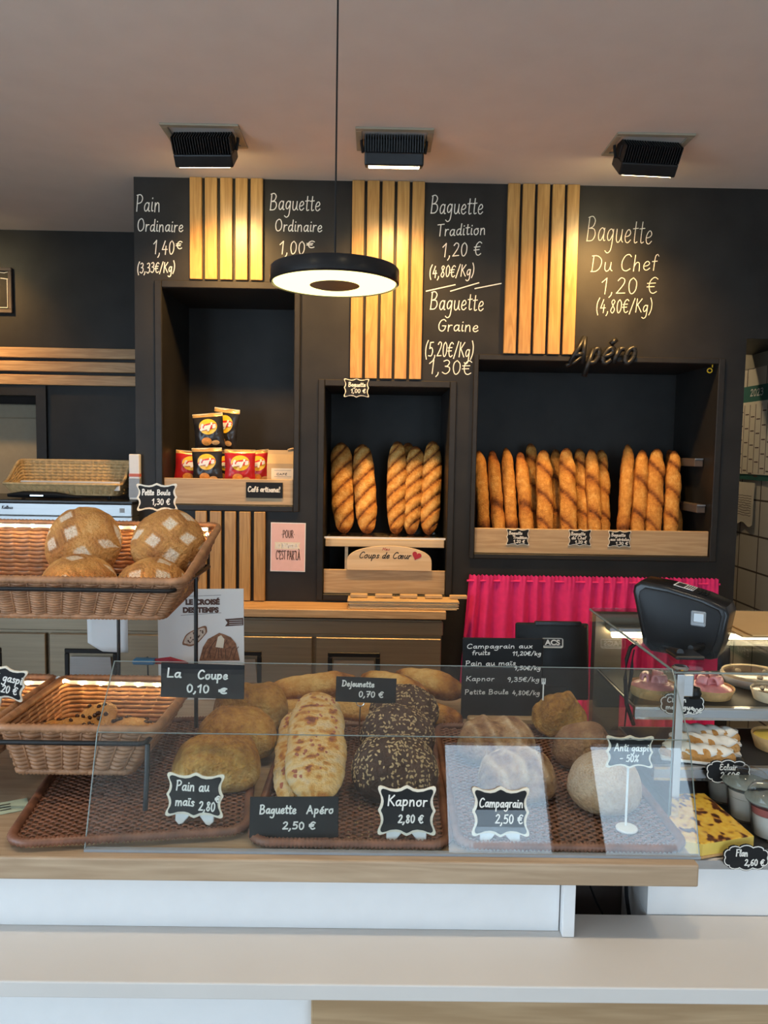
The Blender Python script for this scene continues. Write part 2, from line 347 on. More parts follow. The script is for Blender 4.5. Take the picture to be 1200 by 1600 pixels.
# ------------------------------------------------------------------ handwriting: one polyline font, drawn as chalk strokes
G = {
'a':'5|4.2,4 3,5 1.4,4.2 .7,2.2 1.4,.4 2.8,.6 4,2.6;4.3,4.9 4.1,1.6 4.4,.3 5.2,.4',
'c':'4.4|4,4 2.8,5 1.3,4.2 .7,2.2 1.5,.4 3,.2 4.2,1.2',
'd':'5|4.2,4 3,5 1.4,4.2 .7,2.2 1.4,.4 2.8,.6 4,2.6;4.4,9 4.1,3 4.3,.3 5.2,.4',
'e':'4.6|.8,2.3 3,2.7 4,3.8 3,5 1.6,4.4 .7,2.4 1.3,.6 2.8,.1 4.4,1.2',
'f':'3.4|3.6,8 2.8,9 1.8,8 1.5,5 1.4,0;.2,5 3,5.2',
'g':'5|4.2,4 3,5 1.4,4.2 .8,2.4 1.5,.8 2.8,1 4.1,3;4.3,4.9 4.2,0 3.6,-3 1.8,-4 .2,-3.2',
'h':'5|1,9 .9,4 .8,0;.8,2.6 2.2,4.8 3.6,4.6 4,2.4 4.1,0',
'i':'2|1,5 .9,1.5 1.3,.1 2,.4;1.1,7 1.2,7.4',
'j':'2.4|1.6,5 1.5,-1 1,-3.4 -.4,-3.8;1.7,7 1.8,7.4',
'k':'4.6|1,9 .9,0;4,5 1,2.4;1.6,2.8 4.2,0',
'l':'2.6|.8,1.5 2.2,6 2.2,8.6 1.4,8.8 1,6 1.1,1.6 1.6,.1 2.6,.6',
'm':'7.4|.8,5 .8,0;.8,2.8 2,4.9 3.2,4.6 3.6,2 3.6,0;3.7,2.8 5,4.9 6.2,4.6 6.6,2.2 6.8,.2',
'n':'5|.8,5 .8,0;.8,2.8 2.2,4.9 3.6,4.6 4,2.2 4.2,.1',
'o':'5|2.6,5 1.2,4.2 .7,2.3 1.5,.4 3,.2 4.2,1.8 4.1,3.8 2.6,5 4.2,4.9',
'p':'5|.9,5 .8,-4;.9,2.6 2,4.8 3.6,4.6 4.2,2.6 3.2,.6 1.4,.4',
'r':'3.6|.8,5 .8,0;.8,2.6 1.8,4.6 3.4,4.8',
's':'4|3.6,4.2 2.4,5 1.2,4 2.2,2.8 3.4,1.6 2.6,.3 .6,.6',
't':'3.4|1.6,8 1.5,2 2,.2 3.4,.6;.1,5.4 3.3,5.7',
'u':'5|.8,5 .9,1.4 2,.1 3.4,1 4.1,3;4.2,5 4.2,1.4 5.2,.3',
'y':'4.6|.6,5 2.2,.6;4,5 2.2,.2 1,-3 .1,-3.6', 'b':'5|1,9 .9,0;.9,2.6 2.2,4.8 3.8,4.4 4.2,2.2 3,.2 .9,.8', 'v':'4.4|.6,5 2.2,.1 4,5', 'x':'4.4|.8,5 4,0;4,5 .6,0', 'z':'4|.6,5 3.8,5;3.8,5 .6,0;.6,0 4,0',
'A':'7|.3,0 3.2,9;3.2,9 6.2,0;1.4,3 5,3.4',
'B':'6.4|1,9 .8,0;.4,8.8 3,9.3 4.8,7.8 3.8,5.6 1.4,4.8;1.4,4.8 4.6,4.6 5.6,2.4 4,.4 .6,.1',
'C':'6.6|6,8 4.6,9.3 2.4,8.4 .9,5 1.4,1.4 3.6,0 6,1.2',
'D':'6.8|1.2,9 1,0;.3,8.9 3.6,8.8 6,6.4 5.6,2.6 3.4,.3 .4,.1',
'E':'5.4|5,8.6 3,9.2 1.4,7.8 2.2,5.4 3.8,5;3.8,5 1.4,4.6 .7,2 2.2,.1 5,.8',
'F':'5|1,9 .9,0;.5,9 5,9.2;.9,4.9 4,5.2', 'G':'6.6|5.8,8 4.4,9.3 2.2,8.2 .9,4.8 1.6,1.2 3.8,0 5.6,1.8 5.8,4.2;3.6,4.2 6.2,4.2',
'H':'6|1,9 .9,0;5,9 5,0;.9,4.6 5,4.8', 'I':'2|1,9 1,0',
'K':'6|1.1,9 .9,0;5.4,9 1.1,4.2;2,5 5.8,0', 'L':'5.2|1.2,9 1,.2;1,.2 5,.4',
'J':'4|3,9 3,1.6 1.8,0 .4,1', 'M':'7.4|.8,0 1.4,9;1.4,9 3.8,3;3.8,3 6.2,9;6.2,9 6.8,0',
'N':'6.4|.9,0 1,9;1,9 5.4,.2;5.4,.2 5.5,9', 'O':'7|3.4,9.2 1.4,7.8 .7,4.4 1.6,1 3.6,0 5.8,1.8 6.2,5.2 5,8.4 3.4,9.2',
'P':'5.6|1,9 .9,0;.4,8.8 3.2,9.2 5,7.4 4,5 1,4.2', 'R':'6|1,9 .9,0;.5,8.8 3.2,9.2 4.8,7.4 3.8,5.4 1,4.6;1.8,4.6 5.6,0',
'S':'5.4|4.8,8 3.2,9.2 1.2,8 1.8,5.8 3.8,4.2 4.6,2 3,.1 .7,1', 'T':'6|.3,8.8 5.8,9.2;3,9 2.9,0',
'U':'6|.9,9 .9,2.6 2.4,.1 4.6,1 5.1,4 5.2,9', '\u0141':'6|3,7.5 4.4,9 3.4,9.4 2.6,7 1.8,1.2;1.8,1.2 .5,.5 1.2,-.2 3,.6 5.8,.2',
'0':'5|2.5,9 1,7.4 .7,4 1.6,.6 3,.2 4.3,2.6 4.2,6.8 2.5,9', '1':'3.4|.2,6.6 2.4,9;2.4,9 2.2,0',
'2':'5|.8,7.4 2.2,9 4,8 3.6,5.2 .6,.3;.6,.3 4.8,.5', '3':'5|.8,8.2 2.6,9 4,7.6 3.2,5.4 1.8,4.9;1.8,4.9 4.2,4.2 4.2,1.6 2.4,0 .5,1',
'4':'5.2|2.6,9 .6,3.2;.6,3.2 4.8,3.4;3.6,5.6 3.4,0', '5':'5|4.4,9 1.4,8.8;1.4,8.8 1.1,5;1.1,5 3,5.6 4.4,3.6 3.4,.6 .6,.6',
'6':'5|4,8.8 1.8,7 .8,3.4 1.6,.4 3.4,.4 4.3,2.4 3.2,4.4 1,3', '7':'5|.5,8.8 4.6,9;4.6,9 2,0;1.4,4.6 4.2,4.8',
'8':'5|4,7.8 2.6,9 1.1,7.6 2.4,5 4.2,2.4 2.8,0 .9,1.6 2.2,4.4 4,7.8', '9':'5|4.2,6.4 2.8,5 1,6.4 1.8,8.8 3.8,8.8 4.2,6.4;4.2,6.4 4,3 3,0',
',':'2.4|1.4,.8 1.2,-.6 .3,-2', '.':'2|.9,.1 1.2,.4', "'":'2|1,9.2 .8,7', '-':'4.4|.6,3.8 3.8,4',
'(':'3|2.6,10 1,6.5 1,2 2.4,-1.6', ')':'3|.6,10 2.2,6.5 2.2,2 .6,-1.6', '/':'4.4|.3,-1 4,9.6',
'€':'5.6|5,8 3.4,9 1.6,7.4 1,4.4 1.8,1 3.4,0 5,1;0,5.6 4,5.8;0,3.6 3.6,3.8',
'%':'6|5.4,9 .8,0;1.6,9 .6,7.4 1.6,6 2.6,7.4 1.6,9;4.4,3 3.6,1.4 4.4,0 5.4,1.6 4.4,3', '·':'2|.8,4 1.1,4.2',
}
ACC = {'é': ('e', '2.2,6.4 3.8,8'), 'è': ('e', '3.4,6.4 1.8,8'), 'ï': ('i0', '.2,7 .4,7.3;1.8,7 2,7.3'), 'É': ('E', '2.4,10.2 4.2,11.6'), 'À': ('A', '3.8,10 2.2,11.6')}
def glyph(ch):
    if ch == ' ': return 3.2, []
    extra = ''
    if ch in ACC:
        b, extra = ACC[ch]
        ch = 'i' if b == 'i0' else b
        w, st = G[ch].split('|'); st = st.split(';')[0] if b == 'i0' else st
        st = st + ';' + extra
    elif ch == 'œ': w, st = '8.4', G['o'].split('|')[1] + ';' + ';'.join(' '.join('%g,%g' % (float(q.split(',')[0])+3.8, float(q.split(',')[1])) for q in x.split()) for x in G['e'].split('|')[1].split(';'))
    else:
        w, st = G[ch].split('|')
    return float(w), [[tuple(map(float, q.split(','))) for q in x.split()] for x in st.split(';')]
def smooth_line(p, k=4):
    if len(p) < 3: return p
    o = []
    for i in range(len(p)-1):
        a = p[max(i-1, 0)]; b = p[i]; c = p[i+1]; d = p[min(i+2, len(p)-1)]
        for j in range(k):
            t = j/k
            o.append(tuple(.5*((2*b[q]) + (-a[q]+c[q])*t + (2*a[q]-5*b[q]+4*c[q]-d[q])*t*t + (-a[q]+3*b[q]-3*c[q]+d[q])*t**3) for q in (0, 1)))
    return o + [p[-1]]
def strokes(text, kk=4):
    x = 0; out = []
    for ch in text:
        w, st = glyph(ch)
        dy = random.uniform(-.25, .25)
        for s_ in st: out.append([(x+a, b+dy) for a, b in smooth_line(s_, kk)])
        x += w + .75
    return x - .75, out
def ribbon(mb, pts, w, y, th=0):
    k = len(pts); L = []; R = []
    for i in range(k):
        a = pts[max(i-1, 0)]; b = pts[min(i+1, k-1)]
        dx, dz = b[0]-a[0], b[1]-a[1]; q = sqrt(dx*dx+dz*dz) or 1
        nx, nz = -dz/q*w/2, dx/q*w/2
        ex = (-dx/q*w*.4, -dz/q*w*.4) if i == 0 else ((dx/q*w*.4, dz/q*w*.4) if i == k-1 else (0, 0))
        L.append((pts[i][0]+nx+ex[0], pts[i][1]+nz+ex[1])); R.append((pts[i][0]-nx+ex[0], pts[i][1]-nz+ex[1]))
    o = len(mb.v)
    for i in range(k): mb.v += [(L[i][0], y, L[i][1]), (R[i][0], y, R[i][1])]
    for i in range(k-1): mb.f.append((o+2*i, o+2*i+1, o+2*i+3, o+2*i+2))
    if th:
        o2 = len(mb.v)
        for i in range(k): mb.v += [(L[i][0], y+th, L[i][1]), (R[i][0], y+th, R[i][1])]
        for i in range(k-1):
            mb.f.append((o2+2*i, o2+2*i+2, o2+2*i+3, o2+2*i+1))
            mb.f.append((o+2*i, o+2*i+2, o2+2*i+2, o2+2*i)); mb.f.append((o+2*i+1, o2+2*i+1, o2+2*i+3, o+2*i+3))
        e = 2*(k-1)
        mb.f.append((o, o2, o2+1, o+1)); mb.f.append((o+e, o+e+1, o2+e+1, o2+e))
def write(mb, text, x0, x1, z, cap, lw, y=-.0008, rise=0, slant=.08, th=0, step=0, kk=4):
    """text between x0 and x1 on base line z, cap height cap; rise tilts the line"""
    wd, st = strokes(text, kk); sx = (x1-x0)/wd; sz = cap/9
    for i, s_ in enumerate(st):
        pts = [(x0+a*sx+slant*b*sz, z+b*sz+rise*(a*sx)) for a, b in s_]
        ribbon(mb, pts, lw, y - i*step, th)
    return mb

def outline(kind, w, h):
    if kind == 'rect': return [(-w/2, -h/2), (w/2, -h/2), (w/2, h/2), (-w/2, h/2)]
    if kind == 'scallop': q = [(0, 1), (.10, .95), (.22, .87), (.40, .83), (.62, .86), (.80, .94), (.92, .97), (.985, .93), (1, .84), (.965, .72), (.91, .58), (.885, .42), (.90, .26), (.94, .12), (.985, .03)]
    else: q = [(0, 1), (.12, .97), (.24, .88), (.30, .80), (.36, .86), (.52, .91), (.66, .86), (.76, .74), (.76, .62), (.84, .62), (.93, .52), (.98, .36), (.985, .18), (.95, .05)]
    Q = [(x*w/2, z*h/2) for x, z in q]
    tr = Q[:]; br = [(x, -z) for x, z in Q[::-1]]; bl = [(-x, -z) for x, z in Q[1:]]; tl = [(-x, z) for x, z in Q[::-1][:-1]]
    pts = tr+br+bl+tl
    return pts[::-1]
def sign_parts(root, kind, w, h, lines, border='cream_paint', bw=.05, lw=None, mx_up=0, ink='chalk'):
    """a price card standing in the local xz plane, facing -y, centre at (0,0,mx_up)"""
    th = .003
    sc = lambda k: [(x*k[0], z*k[1]+mx_up) for x, z in outline(kind, w, h)]
    if border:
        e = bw*w
        MB().prism(sc((1, 1)), 0, th).build('border', border, root)
        MB().prism(sc((1-2*e/w, 1-2*e/h)), -.0012, .001).build('slate', 'label_black', root)
    else: MB().prism(sc((1, 1)), 0, th, .0006).build('slate', 'label_black', root)
    mb = MB()
    for t in lines:
        txt, fx0, fx1, fz, fc = t[:5]; rise = t[5] if len(t) > 5 else 0
        write(mb, txt, fx0*w-w/2, fx1*w-w/2, mx_up+fz*h-h/2, fc*h, lw or h*.035, y=-.0018, rise=rise, step=.000006)
    mb.build('chalk_lettering', ink, root)
    return root
def printed(text, size, mname, parent, name, x, z, y=-.0008, align='CENTER', off=0, sx=1, ext=0):
    cu = bpy.data.curves.new(name, 'FONT'); cu.body = text; cu.size = size; cu.align_x = align; cu.offset = off; cu.extrude = ext
    to = bpy.data.objects.new(name, cu); COL.objects.link(to)
    dg = bpy.context.evaluated_depsgraph_get(); dg.update()
    me = bpy.data.meshes.new_from_object(to.evaluated_get(dg)); bpy.data.objects.remove(to)
    for v in me.vertices: v.co = (v.co.x*sx + x, y - v.co.z, v.co.y + z)
    me.materials.clear(); me.materials.append(MATS[mname])
    o = bpy.data.objects.new(name, me); COL.objects.link(o); o.parent = parent
    return o
# ================================================================== THE ROOM
CEIL, WB, WT = 2.777, 3.60, .56           # ceiling height, back wall face, thickness of the wall block
XL, XR = -1.13, 1.70                      # ends of the wall block
N1 = (-1.003, -.395, 1.292, 2.285)        # niches: x0 x1 z0 z1
N2 = (-.252, .328, .878, 1.852)
N3 = (.458, 1.572, 1.082, 1.983)
def wall_block():
    mb = MB(); xs = sorted({XL, XR, *N1[:2], *N2[:2], *N3[:2]}); zs = sorted({0, CEIL, *N1[2:], *N2[2:], *N3[2:]})
    for i in range(len(xs)-1):
        for j in range(len(zs)-1):
            cx, cz = (xs[i]+xs[i+1])/2, (zs[j]+zs[j+1])/2
            hole = any(n[0] < cx < n[1] and n[2] < cz < n[3] for n in (N1, N2, N3))
            y = WB+WT-.06 if hole else WB
            mb.add([(xs[i], y, zs[j]), (xs[i+1], y, zs[j]), (xs[i+1], y, zs[j+1]), (xs[i], y, zs[j+1])], [(0, 1, 2, 3)])
    for a, b, c, d in (N1, N2, N3):
        y0, y1 = WB, WB+WT-.06
        mb.add([(a, y0, c), (b, y0, c), (b, y0, d), (a, y0, d), (a, y1, c), (b, y1, c), (b, y1, d), (a, y1, d)],
               [(0, 4, 5, 1), (1, 5, 6, 2), (2, 6, 7, 3), (3, 7, 4, 0)])
    y0, y1 = WB, WB+WT
    mb.add([(XL, y0, 0), (XR, y0, 0), (XR, y0, CEIL), (XL, y0, CEIL), (XL, y1, 0), (XR, y1, 0), (XR, y1, CEIL), (XL, y1, CEIL)],
           [(4, 7, 6, 5), (0, 3, 7, 4), (1, 5, 6, 2), (3, 2, 6, 7), (0, 4, 5, 1)])
    return mb
RW, LW, FW, KB = 2.0, -3.3, -2.7, 4.9
wall = struct('wall_back', wall_block(), 'chalkboard')
struct('floor', MB().box(LW-.1, 2.7, FW-.1, KB+.1, -.1, 0), 'floor_tile')
struct('ceiling', MB().box(LW-.1, 2.7, FW-.1, KB+.1, CEIL, CEIL+.1), 'ceiling_paint')
lint = struct('trim_4', MB().box(XR, RW, WB, WB+WT, 2.103, CEIL), 'chalkboard')       # wall over the kitchen opening
struct('wall_kitchen', MB().box(RW, RW+.1, WB+.08, KB, 0, 2.03), 'wall_tile')
struct('trim_5', MB().box(RW-.002, RW+.1, WB+.08, KB, 2.03, CEIL), 'beige_paint')
struct('wall_right', MB().box(2.6, 2.7, FW, WB+.08, 0, CEIL), 'wall_white')
struct('trim_6', MB().box(RW, 2.6, WB, WB+.08, 0, CEIL), 'chalkboard')
SW = (-2.5, .9, .4, 2.5)                  # unseen side window, added to let in more daylight
mb = MB().box(LW-.1, LW, FW, SW[0], 0, CEIL).box(LW-.1, LW, SW[1], KB, 0, CEIL).box(LW-.1, LW, SW[0], SW[1], 0, SW[2]).box(LW-.1, LW, SW[0], SW[1], SW[3], CEIL)
struct('wall_left', mb, 'wall_white')
mb = MB()
for q in ((SW[0], SW[0]+.06, SW[2], SW[3]), (SW[1]-.06, SW[1], SW[2], SW[3]), (-.83, -.77, SW[2]+.06, SW[3]-.06), (SW[0]+.06, SW[1]-.06, SW[2], SW[2]+.06), (SW[0]+.06, SW[1]-.06, SW[3]-.06, SW[3])): mb.box(LW-.08, LW-.02, q[0], q[1], q[2], q[3])
w_ = tag(mb.build('window_4', 'black_metal'), kind='structure')
MB().box(LW-.055, LW-.047, SW[0]+.05, SW[1]-.05, SW[2]+.05, SW[3]-.05).build('pane', 'clear_glass', w_)
portal((LW-.12, (SW[0]+SW[1])/2, (SW[2]+SW[3])/2), SW[3]-SW[2], SW[1]-SW[0], (0, -pi/2, 0))
# recess at the left: back wall with a doorway
RB = 4.5
rd = (-2.62, -1.93, 0, 1.893)
mb = MB()
mb.box(LW, rd[0], RB, RB+.12, 0, CEIL).box(rd[1], XL, RB, RB+.12, 0, CEIL).box(rd[0], rd[1], RB, RB+.12, rd[3], CEIL)
struct('wall_recess', mb, 'chalkboard')
mb = MB()
mb.box(rd[1]-.05, rd[1]+.008, RB-.02, RB+.1, 0, rd[3]+.008).box(rd[0]-.008, rd[0]+.05, RB-.02, RB+.1, 0, rd[3]+.008).box(rd[0]+.05, rd[1]-.05, RB-.02, RB+.1, rd[3]-.05, rd[3]+.008)
struct('trim_7', mb, 'dark_frame')
struct('wall_store', MB().box(LW, RW, KB, KB+.1, 0, CEIL), 'brown_panel')
# shop front behind the customer: door and windows that let the daylight in
op = [(-3.15, -2.0, .35, 2.45), (.42, 1.16, .06, 2.42), (1.38, 2.1, .06, 2.42)]
xs = sorted({LW, 2.6, *[o[0] for o in op], *[o[1] for o in op]}); zs = sorted({0, CEIL, *[o[2] for o in op], *[o[3] for o in op]})
mb = MB()
for i in range(len(xs)-1):
    for j in range(len(zs)-1):
        cx, cz = (xs[i]+xs[i+1])/2, (zs[j]+zs[j+1])/2
        if not any(o[0] < cx < o[1] and o[2] < cz < o[3] for o in op): mb.box(xs[i], xs[i+1], FW-.1, FW, zs[j], zs[j+1])
struct('wall_front', mb, 'wall_white')
for i, o in enumerate(op):
    mb = MB(); a, b, c, d = o
    for q in ((a, a+.05, c, d), (b-.05, b, c, d), (a+.05, b-.05, c, c+.06), (a+.05, b-.05, d-.05, d)): mb.box(q[0], q[1], FW-.08, FW-.02, q[2], q[3])
    w_ = tag(mb.build('window_%d' % (i+1), 'black_metal'), kind='structure')
    MB().box(a+.05, b-.05, FW-.055, FW-.047, c+.06, d-.05).build('pane', 'clear_glass', w_)
    portal(((a+b)/2, FW-.12, (c+d)/2), b-a, d-c, (pi/2, 0, 0))

# frames round the niches
def frame(name, n, e):
    a, b, c, d = n; mb = MB(); y0, y1 = WB-.014, WB
    l, r, bo, t = e
    for q in ((a-l, a, c-bo, d+t), (b, b+r, c-bo, d+t), (a, b, d, d+t), (a, b, c-bo, c)):
        if q[1]-q[0] > .001 and q[3]-q[2] > .001: mb.rbox(q[0], q[1], y0, y1, q[2], q[3], .003, 1)
    struct(name, mb, 'dark_frame')
frame('trim_1', N1, (.033, .027, .028, .033)); frame('trim_2', N2, (.03, .03, .03, .03)); frame('trim_3', N3, (.022, .03, .024, .026))

# chalk writing on the wall: parts of the wall
def wall_text(lines, label):
    mb = MB()
    for t in lines:
        txt, px0, px1, pb, cap = t[:5]
        a = P(px0, pb, WB); b = P(px1, pb, WB)
        write(mb, txt, a.x, b.x, a.z, cap*.003, .0036 if 'Chef' in label else .0043, y=WB-.0015, rise=(t[5] if len(t) > 5 else 0), step=.00002)
    tag(mb.build('chalk_writing', 'chalk_soft' if 'Chef' in label else 'chalk', wall), label)
wall_text([('Pain', 212, 250, 330, 24), ('Ordinaire', 214, 286, 361, 18), ('1,40', 239, 272, 397, 20), ('€', 275, 285, 389, 11), ('(3,33€/Kg)', 214, 273, 427, 15, .05)], 'white chalk price of the ordinary loaf, top left')
wall_text([('Baguette', 421, 500, 328, 24), ('Ordinaire', 429, 503, 361, 17), ('1,00', 436, 476, 397, 19), ('€', 479, 492, 387, 10), ('(4,00€/Kg)', 423, 490, 432, 15)], 'white chalk price of the ordinary baguette')
wall_text([('Baguette', 672, 754, 334, 26), ('Tradition', 682, 758, 369, 17, .05), ('1,20 €', 690, 752, 402, 20, .08), ('(4,80€/Kg)', 670, 740, 434, 17, .06), ('Baguette', 671, 755, 484, 26), ('Graine', 683, 747, 517, 17), ('(5,20€/Kg)', 663, 739, 557, 22), ('1,30€', 669, 737, 584, 21)], 'white chalk prices of the tradition and seeded baguettes')
mb = MB()
for a, b in (((666, 455), (711, 445)), ((704, 455), (748, 442)), ((742, 451), (783, 443))):
    p, q = P(*a, WB), P(*b, WB); ribbon(mb, [(p.x, p.z), (q.x, q.z)], .005, WB-.0016)
mb.build('chalk_writing', 'chalk', wall)
wall_text([('Baguette', 915, 1018, 376, 36, -.03), ('Du Chef', 922, 1026, 424, 24, .03), ('1,20 €', 938, 1027, 459, 24, .02), ('(4,80€/Kg)', 930, 1018, 489, 20, .03)], 'thin white chalk price of the Chef baguette')

# oak slats
def slats(xs_, z0, z1, label, w=.055):
    t = thing('slat_panel', label, 'wood panel', ((xs_[0]+xs_[-1])/2, WB-.001, z0), group='oak slat panels on the wall')
    for x in xs_:
        MB().rbox(x-w/2, x+w/2, -.02, 0, 0, z1-z0, .002, 1).build('slat', 'oak_z', t, loc=(-(xs_[0]+xs_[-1])/2, 0, 0))
    return t
lin = lambda a, b, w=.055: [a+w/2 + (b-a-w)*i/4 for i in range(5)]
slats(lin(-.872, -.541), 2.323, CEIL-.002, 'upper left panel of five vertical oak slats between the first two chalk prices')
slats(lin(-.136, .192), 1.888, CEIL-.002, 'long middle panel of five vertical oak slats, partly behind the ring pendant lamp')
slats(lin(.570, .896), 2.013, CEIL-.002, 'right panel of five vertical oak slats reaching down to the cut-out Apéro word')
slats(lin(-.850, -.524, .052), .842, 1.262, 'low panel of five vertical oak slats under the niche with the crisp bags', .052)
t = thing('slat_panel', 'three horizontal oak slats on the dark wall of the left recess', 'wood panel', (-2.2, RB-.001, 1.9))
for z in (.157, .080, .003):
    MB().rbox(-1.0, 1.065, -.03, 0, z, z+.058, .003, 1).build('slat', 'oak_x', t)

# framed slate at the far left
t = thing('framed_slate', 'small framed black slate cut off by the left edge, hanging on the recess wall', 'slate', (-2.27, RB-.001, 2.308))
e = MB()
for q in ((-.2, .165, 0, .02), (-.2, .165, .235, .255), (.145, .165, .02, .235), (-.2, -.18, .02, .235)): e.rbox(q[0], q[1], -.022, 0, q[2], q[3], .003, 1)
e.build('picture_frame', 'brown_panel', t); MB().box(-.18, .145, -.008, 0, .02, .235).build('slate', 'label_black', t)
mb = MB(); ribbon(mb, [(-.17, .03), (.135, .032), (.136, .19)], .004, -.0095); ribbon(mb, [(.06, .232), (.12, .226), (.138, .231)], .004, -.0095); ribbon(mb, [(.10, .196), (.138, .192)], .005, -.0095); mb.build('chalk_lettering', 'chalk', t)

# tall cold cabinet in the doorway at the left
t = thing('refrigerator', 'beige-grey upright refrigerator standing in the doorway at the far left', 'refrigerator', (-2.27, 4.645, 0))
MB().rbox(-.32, .32, 0, .24, 0, 1.80, .006, 1).build('body', 'beige_paint', t)
d = MB().rbox(-.31, .30, -.018, -.002, .1, 1.72, .006, 1).build('door', 'beige_paint', t)
MB().rbox(.24, .255, -.04, -.018, 1.22, 1.42, .004, 1).build('handle', 'black_plastic', d)

# kitchen side: calendar and note on the tiled wall
t = thing('wall_calendar', 'green and white wall calendar hanging on the tiled kitchen wall', 'calendar', (RW-.004, 4.12, 1.435))
MB().box(-.006, 0, -.42, .17, 0, .50).build('backing', 'green_board', t)
MB().box(-.009, -.006, -.42, .145, .03, .415).build('sheet', 'paper_cream', t)
mb = MB()
for i in range(9):
    y = .13-.062*i; mb.box(-.0096, -.009, y-.002, y+.002, .035, .40)
    for j in range(5): mb.box(-.0096, -.009, y-.05, y-.012, .06+.075*j-(i % 4)*.014, .066+.075*j-(i % 4)*.014)
mb.build('printed_grid', 'ink_brown', t)
mb = MB(); write(mb, '2023', -.02, .12, .445, .035, .006, y=0)
o = mb.build('printed_year', 'chalk', t, loc=(-.0072, 0, 0)); o.rotation_euler = (0, 0, -pi/2)
t = thing('note_sheet', 'curled paper note with small dark handwriting under the green calendar', 'paper', (RW-.004, 4.20, 1.195))
mb = MB(); n_ = 10
for i in range(n_+1):
    for j in range(2):
        mb.v.append((-.003-.012*(i/n_)**3*(1-j) - .004*(1-j), -.155+.23*i/n_, .225*j + (0 if j else -.012*sin(i))))
mb.f = [(2*i, 2*i+2, 2*i+3, 2*i+1) for i in range(n_)]
o = mb.build('sheet', 'paper_cream', t); o.modifiers.new('thickness', 'SOLIDIFY').thickness = .001
mb = MB()
for j in range(9):
    z = .05+.013*j; ribbon(mb, [(-.06+.012*i, z+random.uniform(-.003, .003)) for i in range(14)], .003, 0)
o = mb.build('handwriting', 'ink_brown', t, loc=(-.0185, -.06, 0)); o.rotation_euler = (0, 0, -pi/2)

# ================================================================== CEILING LAMPS
def spotlight(px, py, label, tilt, yaw=0, at=None):
    c = at or PZ(px, py, CEIL)
    if not at: c.y = 3.12
    t = thing('ceiling_spotlight', label, 'spotlight', c, group='black gimbal spotlights in the ceiling')
    f = MB()
    for q in ((-.15, .15, -.11, -.085), (-.15, .15, .085, .11), (-.15, -.125, -.085, .085), (.125, .15, -.085, .085)): f.rbox(q[0], q[1], q[2], q[3], -.008, 0, .002, 1)
    f.build('ceiling_frame', 'beige_paint', t)
    R = Matrix.Translation((0, 0, -.055)) @ Matrix.Rotation(yaw, 4, 'Z') @ Matrix.Rotation(tilt, 4, 'X')
    h = MB(); h.rbox(-.115, .115, -.055, .055, -.05, .0, .006, 2, R)
    for i in range(23):
        x = -.112 + .224*i/22; h.box(x-.002, x+.002, -.05, .05, 0, .062, R)
    h.rbox(-.118, .118, -.012, .012, .0, .05, .003, 1, R)
    h.build('housing', 'black_metal', t)
    for s_ in (-1, 1): MB().tube([(s_*.122, 0, -.055), (s_*.128, 0, -.02), (s_*.128, 0, -.004)], .006, 6).build('gimbal_arm', 'black_metal', t)
    MB().box(-.10, .10, -.048, .048, -.0512, -.0502, R).build('lens', 'lens_glow', t)
    aim = (Matrix.Rotation(yaw, 4, 'Z') @ Matrix.Rotation(radians(29), 4, 'X')).to_3x3() @ Vector((0, 0, -1))
    L = light('spotlight_beam', 'SPOT', (0, 0, 0), SPOT_W*(.6 if at else 1), SPOT_COL, spot_size=radians(112), spot_blend=1.0, shadow_soft_size=.05)
    L.parent = t; L.location = R @ Vector((0, 0, -.062)); L.rotation_euler = aim.to_track_quat('-Z', 'Y').to_euler()
    return t
spotlight(322, 214, 'left black finned spotlight in the ceiling above the first oak slat panel', radians(40), radians(-3))
spotlight(616, 218, 'middle black finned spotlight in the ceiling with its lit strip showing', radians(15), radians(0))
spotlight(1012, 224, 'right black finned spotlight in the ceiling above the Chef baguette price', radians(40), radians(5))

spotlight(0, 0, 'black finned spotlight in the ceiling of the left recess, lighting the framed slate', radians(40), radians(0), Vector((-2.35, 4.0, CEIL)))
# unseen downlights, added to warm the counter front and brighten the kitchen tiles
def downlight(x, y, label, e, col):
    t = thing('added_downlight', label, 'added lamp', (x, y, CEIL), group='unseen added downlights')
    MB().lathe([(.06, -.001), (.062, -.008), (.075, -.008), (.078, 0)], 32).build('trim_ring', 'white_plastic', t, auto=40)
    MB().lathe([(0, -.003), (.06, -.0025)], 24).build('lens', 'case_tube', t)
    L = light('added_beam', 'SPOT', (0, 0, -.02), e, col, spot_size=radians(100), spot_blend=.6, shadow_soft_size=.06); L.parent = t
for x, w_ in ((-.9, 'left'), (.25, 'middle'), (1.35, 'right')): downlight(x, .75, 'unseen added downlight above the counter front, ' + w_, DOWN_W, DOWN_COL)
downlight(1.55, 4.5, 'unseen added downlight in the kitchen behind the niches', 16, (1, .80, .52))
struct('light_stop_wall', MB().box(XL-.02, XL+.05, WB+WT, KB, 0, CEIL), 'chalkboard')  # unseen partition added to keep the kitchen light out of the recess
pc = P(523, 440, 1.9)
t = thing('pendant_lamp', 'round black ring pendant lamp glowing warm white, hanging on a thin cable', 'pendant lamp', pc)
RR = .156
MB().lathe([(RR-.02, .030), (RR-.003, .030), (RR, .026), (RR, -.004), (RR-.004, -.008), (RR-.004, -.004), (RR-.008, .0)], 72).build('ring', 'black_satin', t, auto=40)
MB().lathe([(0, .024), (RR-.019, .031)], 72).build('top_plate', 'black_satin', t, auto=40)
MB().lathe([(.064, -.010), (RR-.008, -.006), (RR-.008, .002), (.064, .002)], 72).build('diffuser', 'pendant_glow', t, auto=40)
MB().lathe([(0, -.014), (.05, -.013), (.064, -.009), (.062, .0)], 48).build('centre_cap', 'steel_dark', t, auto=40)
